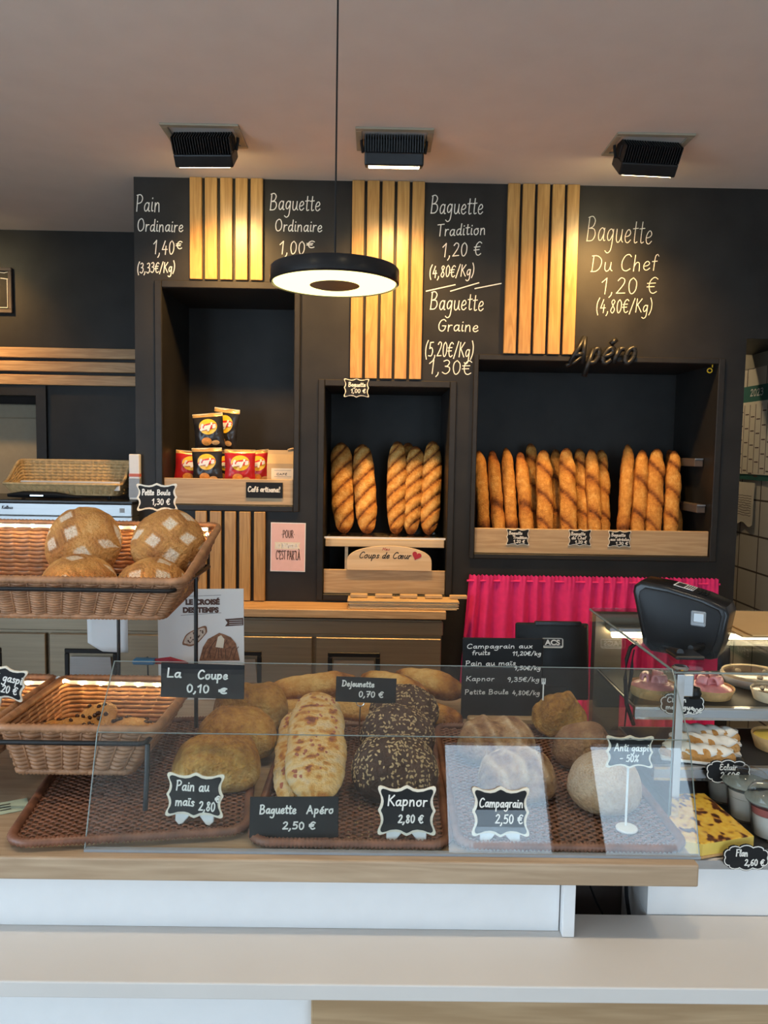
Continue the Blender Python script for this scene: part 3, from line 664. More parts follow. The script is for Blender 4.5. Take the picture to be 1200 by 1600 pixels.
MB().tube([(0, 0, .045), (0, 0, CEIL-pc.z-.02)], .0022, 8).build('cable', 'black_plastic', t)
MB().lathe([(.005, .024), (.005, .046), (.0025, .05)], 12).build('cable_grip', 'chrome', t)
MB().lathe([(.05, CEIL-pc.z-.025), (.052, CEIL-pc.z)], 32).build('ceiling_rose', 'black_satin', t)

# ================================================================== NICHES
def bin_front(name, label, n, zt, y0=WB+.004, th=.018, floor=None, mt='oak_pale', zb=None):
    a, b, c, d = n; zb = zb or c
    t = thing(name, label, 'display box', ((a+b)/2, y0, zb+.001))
    w = (b-a)/2-.002
    MB().rbox(-w, w, 0, th, 0, zt-zb, .002, 1).build('front_board', mt, t)
    if floor: MB().box(-w, w, th, WT-.07, floor-zb-.012, floor-zb).build('base_board', mt, t)
    return t
BF1 = 1.386
bin_front('wooden_bin', 'pale oak box front across the niche that holds the crisp bags', N1, 1.413, floor=BF1)
bin_front('wooden_bin', 'pale oak board closing the bottom of the narrow baguette niche', N2, .992, floor=.90)
bin_front('wooden_bin', 'long pale oak box front across the wide niche full of baguettes', N3, 1.200, floor=1.10)

# ---- crisp bags
def crisp_bag(c, w, h, body, label, rotz=0, tilt=0, lean=0, logo=True, rx=0):
    t = thing('crisp_bag', label, 'crisp bag', c, (rx, lean, rotz), 'crisp bags in the niche')
    w *= 1.1; nx, nz = 18, 22; D = .05
    def bulge(u, v):
        e = max(0, 1-abs(u)**2.6)*max(0, 1-abs(v)**3.2)
        return D/2*e**.6
    def pt(u, v, s_):
        k = 1 - .10*(1-abs(v)**2)*0 - .06*(1-abs(v))
        wr = .004*noise.noise(Vector((u*3+c[0]*9, v*3, s_*5)))
        return (u*w/2*k, s_*(bulge(u, v)+wr*(1-abs(v))), h/2+v*h/2 + .004*sin(u*5)*(abs(v) > .9))
    def sheet(v0, v1, name, m, par, sides=(-1, 1)):
        mb = MB(); n_ = nz
        for s_ in sides:
            o = len(mb.v)
            for j in range(n_+1):
                v = v0+(v1-v0)*j/n_
                for i in range(nx+1): mb.v.append(pt(-1+2*i/nx, v, s_))
            for j in range(n_):
                for i in range(nx):
                    q = (o+j*(nx+1)+i, o+j*(nx+1)+i+1, o+(j+1)*(nx+1)+i+1, o+(j+1)*(nx+1)+i)
                    mb.f.append(q if s_ < 0 else q[::-1])
        return mb.build(name, m, par, smooth=True)
    sheet(-1, .84, 'foil_body', body, t)
    sheet(.84, 1, 'top_seam', 'bag_gold', t)
    g = MB(); g.box(-w/2*.99, w/2*.99, -.001, .001, h*.985, h*1.03); g.build('crimp', 'bag_gold', t)
    if logo:
        def disc(u0, v0, ru, rv, off, name, m, a0=0, a1=2*pi, sk=0):
            mb = MB(); k = 28; rings = 5
            mb.v.append((lambda q: (q[0], q[1]-off, q[2]))(pt(u0, v0, -1)))
            for r_ in range(1, rings+1):
                for i in range(k):
                    a = 2*pi*i/k; u = u0+ru*r_/rings*cos(a); v = v0+rv*r_/rings*sin(a) + sk*ru*r_/rings*cos(a)
                    q = pt(max(-.98, min(.98, u)), v, -1); mb.v.append((q[0], q[1]-off, q[2]))
            for i in range(k): mb.f.append((0, 1+i, 1+(i+1) % k))
            for r_ in range(rings-1):
                for i in range(k): mb.f.append((1+r_*k+i, 1+(r_+1)*k+i, 1+(r_+1)*k+(i+1) % k, 1+r_*k+(i+1) % k))
            return mb.build(name, m, t, smooth=True)
        disc(.05, .25, .62, .46, .0015, 'logo_disc', 'logo_yellow')
        disc(.05, .24, .60, .19, .003, 'logo_ribbon', 'logo_red', sk=.16)
        mb = MB(); wd, st = strokes("\u0141ay's")
        for s_ in st:
            pts = []
            for a, b in s_:
                u = -.46+1.02*a/wd; v = .13+.030*b+.12*(u)
                q = pt(u, v, -1); pts.append((q[0], q[2], q[1]))
            k = len(pts)
            o = len(mb.v); tmp = MB(); ribbon(tmp, [(p[0], p[1]) for p in pts], w*.062, 0)
            for i in range(k):
                for e_ in (0, 1): x_, _, z_ = tmp.v[2*i+e_]; mb.v.append((x_, pts[i][2]-.0045, z_))
            for f in tmp.f: mb.f.append(tuple(o+i for i in f))
        mb.build('logo_lettering', 'logo_white', t)
        disc(-.12, -.62, .34, .24, .002, 'crisp_picture', 'crisp_orange')
        disc(.45, -.72, .26, .14, .0025, 'crisp_picture', 'tart_crust')
    return t
cb = lambda px, Y, z=BF1+.001: (P(px, 740, Y).x, Y, z)
crisp_bag(cb(296, 3.78), .135, .150, 'bag_red', 'red crisp bag at the left end of the niche, half behind a black one', radians(12), lean=radians(4))
crisp_bag(cb(325, 3.70), .135, .165, 'bag_black', 'black crisp bag standing in the lower row, left of centre', radians(-4), lean=radians(-2))
crisp_bag(cb(352, 3.77), .13, .155, 'bag_black', 'black crisp bag in the lower row, half hidden behind its black neighbour', radians(-14), lean=radians(5))
crisp_bag(cb(375, 3.70), .135, .160, 'bag_red', 'red crisp bag standing in the lower row, right of the black bags', radians(4))
crisp_bag(cb(404, 3.77), .125, .158, 'bag_red', 'dark red crisp bag half hidden behind the brown coffee bag', radians(16), lean=radians(-7))
crisp_bag((P(329, 700, 3.74).x, 3.735, BF1+.172), .135, .160, 'bag_black', 'black crisp bag lying on top of the lower row, its logo fully in view', radians(-3), lean=radians(-5))
crisp_bag((P(349, 700, 3.8).x, 3.80, BF1+.170), .12, .19, 'bag_black', 'black crisp bag tucked behind the topmost one, gold seam up', radians(-10), lean=radians(6))

t = thing('coffee_bag', 'brown kraft paper coffee bag with a small white label, right end of the crisp niche', 'paper bag', cb(440, 3.72))
mb = MB()
ww, dd, hh = .066, .035, .165
v = []
for z, d_ in ((0, dd), (.10, dd), (hh-.02, .008), (hh, .003)):
    v += [(-ww, -d_, z), (ww, -d_, z), (ww, d_, z), (-ww, d_, z)]
mb.add(v, [(3, 2, 1, 0)] + [(4*i+j, 4*i+(j+1) % 4, 4*i+4+(j+1) % 4, 4*i+4+j) for i in range(3) for j in range(4)] + [(12, 13, 14, 15)])
mb.build('paper_body', 'kraft', t)
MB().box(-.045, .062, -dd-.0015, -dd-.0002, .018, .078).build('label', 'paper_cream', t)
mb = MB(); write(mb, 'CAFÉ', -.02, .03, .046, .008, .002, y=-dd-.0022); ribbon(mb, [(-.03, .068), (.05, .068)], .0012, -dd-.0022); ribbon(mb, [(-.03, .038), (.05, .038)], .0012, -dd-.0022)
mb.build('label_print', 'ink_black', t)
MB().tube([(.03, -.004, hh), (.045, -.006, hh+.006), (.058, -.004, hh+.008)], .005, 6).build('tie', 'kraft', t)

def wall_card(px, py, w, h, Y, kind, lines, label, border='cream_paint', name='price_card', **k):
    c = P(px, py, Y)
    t = thing(name, label, 'price card', c)
    return sign_parts(t, kind, w, h, lines, border, **k)
wall_card(413, 766, .172, .073, WB-.002, 'rect', [('Café artisanal', .05, .92, .40, .32)], 'flat black label reading Café artisanal on the crisp box front', None, lw=.005)
wall_card(557, 606, .117, .088, WB-.018, 'scallop', [('Baguette', .18, .85, .56, .22), ('1,00 €', .28, .86, .24, .2)], 'scalloped black card reading Baguette 1,00 €, on the frame of the narrow niche', bw=.04, lw=.0032)
wall_card(809, 839, .11, .082, WB-.0, 'scallop', [('Baguette', .12, .68, .64, .18), ('Tradition', .30, .9, .40, .15), ('1,20 €', .32, .8, .16, .16)], 'scalloped card reading Baguette Tradition, leftmost on the wide box front', bw=.04, lw=.0032)
wall_card(906, 840, .11, .082, WB-.0, 'scallop', [('Baguette', .12, .72, .64, .18), ('du Chef', .14, .76, .40, .18), ('1,20 €', .30, .8, .16, .16)], 'scalloped card reading Baguette du Chef, middle of the wide box front', bw=.04, lw=.0032)
wall_card(968, 842, .11, .082, WB-.0, 'scallop', [('Baguette', .14, .74, .64, .18), ('aux céréales', .10, .9, .40, .15), ('1,30 €', .34, .86, .16, .16)], 'scalloped card reading Baguette aux céréales, rightmost on the wide box front', bw=.04, lw=.0032)

# glass shelf on a wooden ledge in the narrow niche, shaped board below
SH2 = 1.150
t = thing('display_shelf', 'glass shelf on a pale wooden ledge carrying the five big baguettes', 'shelf', ((N2[0]+N2[1])/2, WB+.005, SH2))
MB().box(-.286, .286, 0, .34, -.009, 0).build('glass_top', 'clear_glass', t)
MB().box(-.286, .286, -.002, 0, -.009, 0).build('glass_edge', 'white_plastic', t)
MB().rbox(-.283, .283, .02, .30, -.050, -.011, .003, 1).build('wooden_ledge', 'plywood', t)
MB().box(-.19, -.175, .04, .055, -.238, -.05).build('support', 'plywood', t)
t = thing('shaped_board', 'pale plywood board with a rounded top reading Coups de Cœur', 'sign', (P(608, 885, WB+.01).x, WB-.0005, .994))
pts = [(-.2, -.05), (.2, -.05), (.2, .035)] + [(.2-.2*(1-cos(a)), .035+.078*sin(a)) for a in [i*pi/16 for i in range(1, 16)]]
pts = [(-.2, 0), (.2, 0)] + [(.2*cos(pi*i/28)*(1 if abs(cos(pi*i/28)) < .97 else 1), .035+.082*sin(pi*i/28)**.75) for i in range(0, 29)]
MB().prism(pts, -.009, 0, .001, 1).build('board', 'plywood', t)
mb = MB(); write(mb, 'Coups de Cœur', -.145, .098, .058, .028, .0042, y=-.0096, slant=.35, step=.00001); mb.build('printed_words', 'ink_black', t)
mb = MB(); write(mb, 'Mes', -.035, .0, .096, .012, .002, y=-.0096, slant=.3); mb.build('printed_word', 'ink_red', t)
hp = [(.022*(16*sin(q)**3)/16, .022*(13*cos(q)-5*cos(2*q)-2*cos(3*q)-cos(4*q))/16) for q in [2*pi*i/40 for i in range(40)]]
a_ = radians(-20); hp = [(.128+x*cos(a_)-z*sin(a_), .072+x*sin(a_)+z*cos(a_)) for x, z in hp]
MB().prism(hp[::-1], -.0105, -.0088).build('heart', 'ink_red', t)

# dark ledges and a hook at the right inside the wide niche
for z, y, lab in ((1.545, .10, 'upper dark ledge on the right inside wall of the wide niche'), (1.325, .05, 'lower dark ledge on the right inside wall of the wide niche')):
    t = thing('niche_ledge', lab, 'ledge', (N3[1]-.004, WB+y, z))
    MB().rbox(-.042, 0, 0, .36, -.04, 0, .003, 1).build('board', 'brown_panel', t)
    MB().box(-.042, -.001, -.003, 0, -.006, 0).build('edge_strip', 'steel', t)
hk = P(1109, 577, WB+.02)
mb = MB(); mb.tube([(hk.x+.012, WB+.02, N3[3]-.001), (hk.x+.012, WB+.02, hk.z+.008)], .003, 6)
mb.tube([(hk.x+.011*cos(q), WB+.02, hk.z-.006+.010*sin(q)) for q in [2*pi*i/16 for i in range(16)]], .003, 6, True)
tag(mb.build('hook', 'logo_yellow'), 'small yellow ring hook hanging under the top right corner of the wide niche', 'hook')

# cut-out Apéro word standing on the frame of the wide niche
a0 = P(890, 567, WB-.05); a1 = P(998, 567, WB-.05)
mb = MB(); wd, st = strokes('Apéro', 8); sx, sz = (a1.x-a0.x-.02)/wd, .125/9
for s_ in st: mb.tube([(a0.x+a*sx+.30*b*sz, WB-.030, a0.z-.005+b*sz+.03*a*sx) for a, b in s_], .0122, 10)
mb.tube([(a0.x-.012, WB-.030, a0.z-.012), (a0.x+.03, WB-.030, a0.z+.006), (a0.x+.07, WB-.030, a0.z+.04)], .009, 10)
tag(mb.build('cutout_word', 'black_metal', smooth=True), 'thick black cut-out script word Apéro fixed over the wide niche', 'sign')

# ================================================================== BAGUETTES
def bread(L, Wd, H, fn, nu=56, nv=36, p=2.6, seed=0, bend=0, nz=.012, flat=.6, nf=14, sq=1.0):
    """crust with its long axis along x, resting on z=0; fn(t, a, x, y) -> swell (fraction of width), bake, flour"""
    mb = MB(); mb.c = []
    rnd = Vector((seed*3.1, seed*7.7, seed*1.3))
    def ring(t):
        r = max(0, 1-abs(t)**p)**.5
        for j in range(nv):
            a = 2*pi*j/nv; cy, cz = cos(a), sin(a)
            x = t*L/2
            sw, bk, fl = fn(t, a, x, cy*Wd/2)
            cyy = math.copysign(abs(cy)**sq, cy)
            y = Wd/2*r*cyy*(1+sw); z = (H*.62*max(cz, 0)**sq*(1+sw) if cz > 0 else H*.38*max(cz, -flat))*r
            n_ = noise.noise(Vector((x, y, z))*nf + rnd)*nz + noise.noise(Vector((x, y, z))*nf*3.3 + rnd)*nz*.4
            q = Vector((0, cy, max(cz, 0)))
            z += H*.38*flat
            mb.v.append((x, y+q.y*n_+bend*(1-t*t), max(0, z+q.z*n_)))
            under = max(0, -cz)
            mb.c.append((min(1, bk+.25*under*0 + .10*(n_/max(nz, 1e-6))), fl*(1 if cz > -.1 else .3)))
    ts = [-cos(pi*i/nu) for i in range(nu+1)]
    for t in ts[1:-1]: ring(t)
    k = len(ts)-2
    for i in range(k-1):
        for j in range(nv):
            mb.f.append((i*nv+j, i*nv+(j+1) % nv, (i+1)*nv+(j+1) % nv, (i+1)*nv+j))
    mb.f.append(tuple(range(nv))[::-1]); mb.f.append(tuple((k-1)*nv+j for j in range(nv)))
    return mb
def sst(a, b, x):
    t = max(0, min(1, (x-a)/(b-a))); return t*t*(3-2*t)
def slash(pitch, c, ph=0, amp=.10, win=.93, base=.58, lens=.14, ridge=1.0, narrow=0):
    def fn(t, a, x, y):
        top = sst(.05, .5, sin(a)) * (1-sst(win-.07, win, abs(t)))
        s = x/pitch + c*y/pitch + ph; q = s-math.floor(s)
        if narrow: top *= sst(.45, .8, sin(a))
        l = sin(pi*q)**.7
        rd = math.exp(-((q-.06)/.07)**2)+math.exp(-((q-1.06)/.07)**2)
        b_ = base + top*((lens-base)*l + (ridge-base)*rd*.9) + .28*sst(.86, 1, abs(t))
        if narrow:
            e = math.exp(-((sin(a)-.62)/.09)**2)*(1-sst(win-.07, win, abs(t))); b_ += .30*e*l
        sw = top*(amp*l - .10*rd + .10*math.exp(-((q-.94)/.05)**2)*amp*6)
        return sw, b_, 0
    return fn
def copy_mesh_thing(proto, first, name, label, cat, group, mx):
    o = proto if first else proto.copy()
    if not first: COL.objects.link(o)
    o.matrix_world = mx; return tag(o, label, cat, group)
def frame_mx(base, top, face=Vector((0, -1, 0)), thick=0, roll=0):
    X = (top-base).normalized(); Zv = (face - X*face.dot(X)).normalized(); Yv = Zv.cross(X)
    m = Matrix((X, Yv, Zv)).transposed().to_4x4()
    m = m @ Matrix.Rotation(roll, 4, 'X')
    m.translation = (base+top)/2 - Zv*thick*.4
    return m
GB = 'baguettes standing in the wall niches'
big = [bread(.48, .108, .085, slash(.088, .95, ph), 80, 48, 4.6, sd, nz=.006).build('baguette', 'crust_gold', smooth=True) for ph, sd in ((.1, 1), (.45, 2))]
twist = [bread(.48, .096, .08, slash(.074, .95, ph, .12), 80, 48, 4.2, sd, nz=.006).build('baguette', 'crust_gold', smooth=True) for ph, sd in ((.3, 3), (.7, 4), (0, 5))]
def stand(o, first, xt, yt, xb, yb, Yb, Yt, z0, label, roll=0, th=.08, L=.48):
    b = P(xb, yb, Yb); b.z = z0; tp = P(xt, yt, Yt)
    d = (tp-b)
    s_ = d.length/L
    q = o if first else o.copy()
    if not first: COL.objects.link(q)
    m = frame_mx(b, tp, Vector((0, -1, 0)), th, roll) @ Matrix.Diagonal((s_, 1, 1, 1))
    q.matrix_world = m; return tag(q, label, 'baguette', GB)
z2 = SH2+.004
stand(big[0], 1, 532, 690, 538, 840, 3.72, 3.85, z2, 'wide baguette at the left end of the narrow niche')
stand(big[1], 1, 566, 693, 574, 840, 3.72, 3.85, z2, 'wide baguette second from the left in the narrow niche')
stand(twist[0], 1, 621, 689, 619, 840, 3.72, 3.85, z2, 'spiral-slashed baguette just right of the gap in the narrow niche')
stand(twist[1], 1, 650, 696, 641, 840, 3.72, 3.85, z2, 'spiral-slashed baguette second from the right in the narrow niche')
stand(twist[2], 1, 677, 688, 670, 842, 3.72, 3.85, z2, 'spiral-slashed baguette at the right end of the narrow niche')
stand(twist[1], 0, 637, 690, 612, 838, 3.81, 3.95, z2, 'baguette mostly hidden behind the right-hand group in the narrow niche', .5)

def long_slash(ph=0, c=.25, pitch=.15, fl=.0):
    s_ = slash(pitch, c, ph, .10, .95, .52, .24, .95)
    def fn(t, a, x, y):
        q = s_(t, a, x, y); return q[0], q[1], fl
    return fn
thin = [bread(.5, wd, .06, long_slash(ph, c, pt), 74, 40, 4.6, sd, nz=.006).build('baguette', 'crust_gold', smooth=True)
        for wd, ph, c, pt, sd in ((.062, .2, -.5, .26, 11), (.070, .6, -.8, .17, 12), (.082, .1, -1.0, .14, 13), (.060, .4, .2, .5, 14), (.074, .8, -.7, .13, 15))]
z3 = 1.103
row = [(748, 703, 759, 3, 3.70, 0, 'pale split baguette against the left frame of the wide niche'),
       (769, 704, 783, 0, 3.69, 0, 'second baguette from the left in the wide niche'),
       (791, 698, 804, 3, 3.70, 1, 'third baguette from the left, rounded top, in the wide niche'),
       (812, 706, 826, 0, 3.68, 1, 'short dark baguette left of the big slashed ones'),
       (830, 692, 840, 4, 3.78, 0, 'tall baguette behind the gap left of the big slashed ones'),
       (849, 702, 854, 2, 3.69, 0, 'broad baguette above the space between the first two cards'),
       (868, 701, 876, 1, 3.77, 0, 'baguette half hidden left of the widest bread of the wide niche'),
       (886, 699, 893, 2, 3.68, 1, 'widest slashed baguette above the du Chef card'),
       (905, 700, 915, 4, 3.745, 1, 'baguette touching the right side of the widest one'),
       (924, 701, 932, 1, 3.70, 1, 'left one of the joined pair before the gap in the wide niche'),
       (940, 702, 944, 4, 3.765, 2, 'right one of the joined pair before the gap in the wide niche'),
       (982, 693, 974, 3, 3.70, 2, 'slim tall baguette just right of the gap in the wide niche'),
       (1004, 702, 996, 1, 3.69, 2, 'seeded baguette second right of the gap'),
       (1028, 700, 1022, 2, 3.69, 2, 'broad baguette second from the right end of the wide niche'),
       (1055, 704, 1048, 4, 3.68, 2, 'last baguette at the right end of the wide niche'),
       (1047, 702, 1060, 0, 3.80, 2, 'baguette showing as a sliver behind the last one on the right')]
seen = set()
for xt, yt, xb, k, Yb, n_, lab in row:
    stand(thin[k], k not in seen, xt, yt, xb, 820, Yb, Yb+.17, z3, lab, random.uniform(-.15, .15), .06, .5); seen.add(k)

# ================================================================== BEHIND THE COUNTER
# poster on the wall
c = P(450, 855, WB-.003)
t = thing('wall_poster', 'small pink paper poster taped to the dark wall beside the narrow niche', 'poster', c, (0, radians(.4), 0))
w, h = .164, .232
MB().box(-w/2, w/2, 0, .0015, -h/2, h/2).build('border', 'paper_white', t)
MB().box(-w/2+.004, w/2-.004, -.0008, 0, -h/2+.004, h/2-.004).build('sheet', 'paper_pink', t)
mb = MB(); mb.add([(-.062, -.0014, -.010), (.058, -.0014, -.010), (.052, -.0014, .007), (.058, -.0014, .024), (-.062, -.0014, .024)], [(0, 1, 2, 3, 4)]); mb.build('pale_banner', 'paper_cream', t)
mb = MB(); write(mb, 'LE BONHEUR', -.055, .045, -.002, .018, .003, y=-.0018, slant=0); mb.build('banner_words', 'paper_white', t)
mb = MB(); write(mb, '·POUR·', -.03, .03, .045, .034, .0032, y=-.0016, slant=0); write(mb, "C'EST PAR LÀ", -.056, .058, -.058, .040, .0034, y=-.0016, slant=0)
ribbon(mb, [(-.038, -.018), (.034, -.020)], .0012, -.0016)
for s_ in (-.038, .034): mb.add([(s_-.007, -.0016, -.019), (s_, -.0016, -.015), (s_+.007, -.0016, -.019), (s_, -.0016, -.023)], [(0, 1, 2, 3)])
mb.build('printed_words', 'ink_brown', t)

# refrigerated back counter with an oak worktop
FY = 3.43; BX0, BX1 = -2.3, .318
t = thing('refrigerated_counter', 'stainless steel refrigerated counter along the dark wall, black recessed handles', 'refrigerated counter', (0, FY, 0))
MB().box(BX0, .300, .005, .165, .08, .792).box(BX0, XL-.01, .165, .60, .08, .792).build('body', 'steel_dark', t)
MB().rbox(BX0, .306, -.006, .03, .725, .786, .003, 1).build('top_rail', 'steel_dark', t)
MB().box(BX0, .29, .03, .15, 0, .08).build('plinth', 'black_plastic', t)
for x0, x1, hx in ((-.268, .297, -.095), (-.868, -.285, -.63), (-1.468, -.885, -1.28), (-2.07, -1.485, -1.8)):
    d = MB().rbox(x0, x1, -.018, .004, .13, .712, .003, 1).build('door', 'steel_dark', t)
    e = MB()
    for q in ((-.118, .118, .625, .646), (-.118, -.098, .50, .625), (.098, .118, .50, .625)): e.rbox(hx+q[0], hx+q[1], -.024, -.016, q[2], q[3], .003, 1)
    hd = e.build('handle', 'black_plastic', d)
    MB().add([(hx-.098, -.0185, .50), (hx+.098, -.0185, .50), (hx+.09, -.030, .612), (hx-.09, -.030, .612)], [(0, 1, 2, 3)]).build('grip_plate', 'steel', hd)
t = MB().rbox(BX0, BX1, FY-.012, WB-.002, .800, .838, .003, 1).rbox(BX0, XL-.012, WB-.002, 4.04, .800, .838, .003, 1).build('oak_worktop', 'oak_x')
tag(t, 'oak worktop lying on the steel refrigerated counter', 'worktop')
# stack of paper baguette sleeves
t = thing('paper_sleeve_stack', 'flat stack of kraft baguette sleeves on the oak worktop, sticking out at its right end', 'paper bags', (P(630, 945, 3.5).x, 3.50, .839))
for k in range(7):
    mb = MB(); x0, x1 = -.25+random.uniform(-.006, .006), .235+k*.004+random.uniform(-.008, .012); z = .0056*k
    up = .004 if k > 3 else 0
    mb.rbox(x0, x1, -.06+random.uniform(-.004, .004), .06, z, z+.005, .0015, 1)
    mb.build('sleeve', 'plywood' if k % 2 else 'kraft', t)
for k in range(5):
    MB().rbox(-.245+.115*k, -.165+.115*k, .0, .03, .041, .056, .002, 1).build('card_slip', 'kraft', t)

# pink curtain
c0, c1 = P(733, 898, 3.57), P(1122, 905, 3.57)
t = thing('curtain', 'bright pink gathered curtain hanging under the wide niche', 'curtain', (c0.x, 3.575, c0.z))
mb = MB(); n_ = 260; m_ = 26; wd = c1.x-c0.x
for j in range(m_+1):
    v = j/m_; z = -v*.86
    for i in range(n_+1):
        u = i/n_; x = wd*u + (-.05*v*(1-u)) + .012*v*u
        f_ = sin(2*pi*u*17+1.3*sin(u*23)+1.6*sin(v*2+u*9))*(.006+.016*min(1, v*3)) + .005*sin(2*pi*u*61)*(1-min(1, v*9))
        mb.v.append((x, f_-.01, z + (.003*sin(2*pi*u*61) if j == 0 else 0)))
for j in range(m_):
    for i in range(n_): a = j*(n_+1)+i; mb.f.append((a, a+n_+1, a+n_+2, a+1))
mb.build('cloth', 'pink_cloth', t, smooth=True)
MB().tube([(-.01, -.006, -.028), (wd+.01, -.006, -.028)], .005, 8).build('rod', 'pink_cloth', t)

# ---- bread slicer with wicker basket at the left
t = thing('bread_slicer', 'brushed steel bread slicer with a dark glossy top at the left edge', 'bread slicer', (-1.68, 3.50, .839))
tz = P(100, 781, 3.5).z-.839
MB().rbox(-.55, .555, .01, .42, 0, tz-.075, .004, 1).build('lower_body', 'steel', t)
MB().rbox(-.56, .562, 0, .42, tz-.074, tz-.016, .004, 1).build('control_panel', 'steel', t)
MB().rbox(-.56, .562, 0, .42, tz-.1, tz-.0755, .003, 1).build('lower_rail', 'steel', t)
MB().rbox(-.562, .566, -.004, .44, tz-.0155, tz-.002, .003, 1).build('glossy_lid', 'black_satin', t)
mb = MB(); write(mb, 'Kalbus', -.03, .02, tz-.045, .014, .0028, y=-.0008, slant=.15); mb.build('maker_mark', 'ink_black', t)
MB().box(.505, .528, -.001, 0, tz-.055, tz-.035).build('switch', 'grey_plastic', t)
t = thing('knife_guard', 'long flat black handle lying on the lid of the bread slicer', 'bread knife', (P(70, 772, 3.56).x, 3.56, .839+tz))
MB().tube([(-.17, 0, .014), (-.10, 0, .018), (.05, 0, .017), (.17, 0, .008)], [.008, .016, .016, .004], 10).build('handle', 'black_plastic', t)
MB().box(-.06, .0, -.019, -.015, .012, .018).build('metal_stud', 'chrome', t)
# ================================================================== WOVEN BASKETS AND TRAYS
def loop_rect(x0, x1, y0, y1, z, r, step=.004, zf=None):
    """rounded rectangle as points at even steps with outward normals"""
    pts = []
    cs = [((x1-r, y1-r), 0), ((x0+r, y1-r), pi/2), ((x0+r, y0+r), pi), ((x1-r, y0+r), 3*pi/2)]
    raw = []
    for (cx, cy), a in cs:
        for i in range(9):
            q = a+pi/2*i/8; raw.append((cx+r*cos(q), cy+r*sin(q), cos(q), sin(q)))
    k = len(raw); out = []
    for i in range(k):
        a, b = raw[i], raw[(i+1) % k]; d = sqrt((a[0]-b[0])**2+(a[1]-b[1])**2); n_ = max(1, int(d/step))
        for j in range(n_):
            u = j/n_; q = [a[m]+(b[m]-a[m])*u for m in range(4)]
            out.append((q[0], q[1], (zf(q[0], q[1]) if zf else z), q[2], q[3]))
    return out
def basket(name, label, base, rim, zb, zr, rows, m, loc, rot=(0, 0, 0), pitch=.022, r=.02, rimr=.008, cat='basket', bd=.012, rim_m=None, npt=None):
    """base and rim: x0 x1 y0 y1; zb and zr: functions of (x, y)"""
    t = thing(name, label, cat, loc, rot)
    A = loop_rect(*rim, 0, r, .004, zr); k = len(A)
    L = [0]
    for i in range(1, k+1): L.append(L[-1]+sqrt((A[i % k][0]-A[i-1][0])**2+(A[i % k][1]-A[i-1][1])**2))
    tot = L[-1]; waves = 2*round(tot/pitch/2)+1
    bx = lambda q: (base[0]+(q[0]-rim[0])/(rim[1]-rim[0])*(base[1]-base[0]), base[2]+(q[1]-rim[2])/(rim[3]-rim[2])*(base[3]-base[2]))
    B = []
    for q in A:
        x, y = bx(q); B.append((x, y, zb(x, y)))
    mb = MB(); amp = .0050
    for j in range(rows):
        v = (j+.5)/rows; pts = []; rz = []
        for i in range(k):
            a, b = A[i], B[i]; w0 = sin(pi*L[i]/tot*waves+pi*j); w1 = abs(sin(pi*L[i]/tot*waves)); s_ = amp*(w1-.5)+.0008*w0; dz = -.0022*w1
            pts.append((b[0]+(a[0]-b[0])*v+a[3]*s_, b[1]+(a[1]-b[1])*v+a[4]*s_, b[2]+(a[2]-b[2])*v+dz))
            rz.append((a[2]-b[2])/rows*.57)
        o = len(mb.v); n_ = 6
        for i, p in enumerate(pts):
            for e in range(n_):
                q = 2*pi*e/n_
                mb.v.append((p[0]+A[i][3]*cos(q)*.0026, p[1]+A[i][4]*cos(q)*.0026, p[2]+sin(q)*rz[i]))
        for i in range(k):
            for e in range(n_): mb.f.append((o+i*n_+e, o+i*n_+(e+1) % n_, o+((i+1) % k)*n_+(e+1) % n_, o+((i+1) % k)*n_+e))
    for w_ in range(waves):
        s_ = tot*(w_+.0)/waves; i = min(range(k), key=lambda i: abs(L[i]-s_))
        mb.tube([B[i], A[i][:3]], .0022, 5)
    mb.build('woven_sides', m, t, smooth=True)
    # wrapped rim and foot
    for nm, ring, rr in (('rim', [q[:3] for q in A], rimr), ('foot_border', B, rimr*.8)):
        g = MB(); rad = [rr*(1+.14*(1 if i % 2 else -1)) for i in range(k)]
        g.tube(ring, rad, 7, True); g.build(nm, rim_m or m, t, smooth=True)
    # woven floor
    g = MB(); x0, x1, y0, y1 = base; n_ = int((y1-y0)/.012)
    for j in range(n_):
        y = y0+(y1-y0)*(j+.5)/n_; pts = [(x0+(x1-x0)*i/60, y, zb(0, y)+.002+.002*sin(pi*i/1.5+pi*j)) for i in range(61)]
        g.tube(pts, .0062, 5, rz=.002)
    g.build('woven_floor', m, t, smooth=True)
    return t
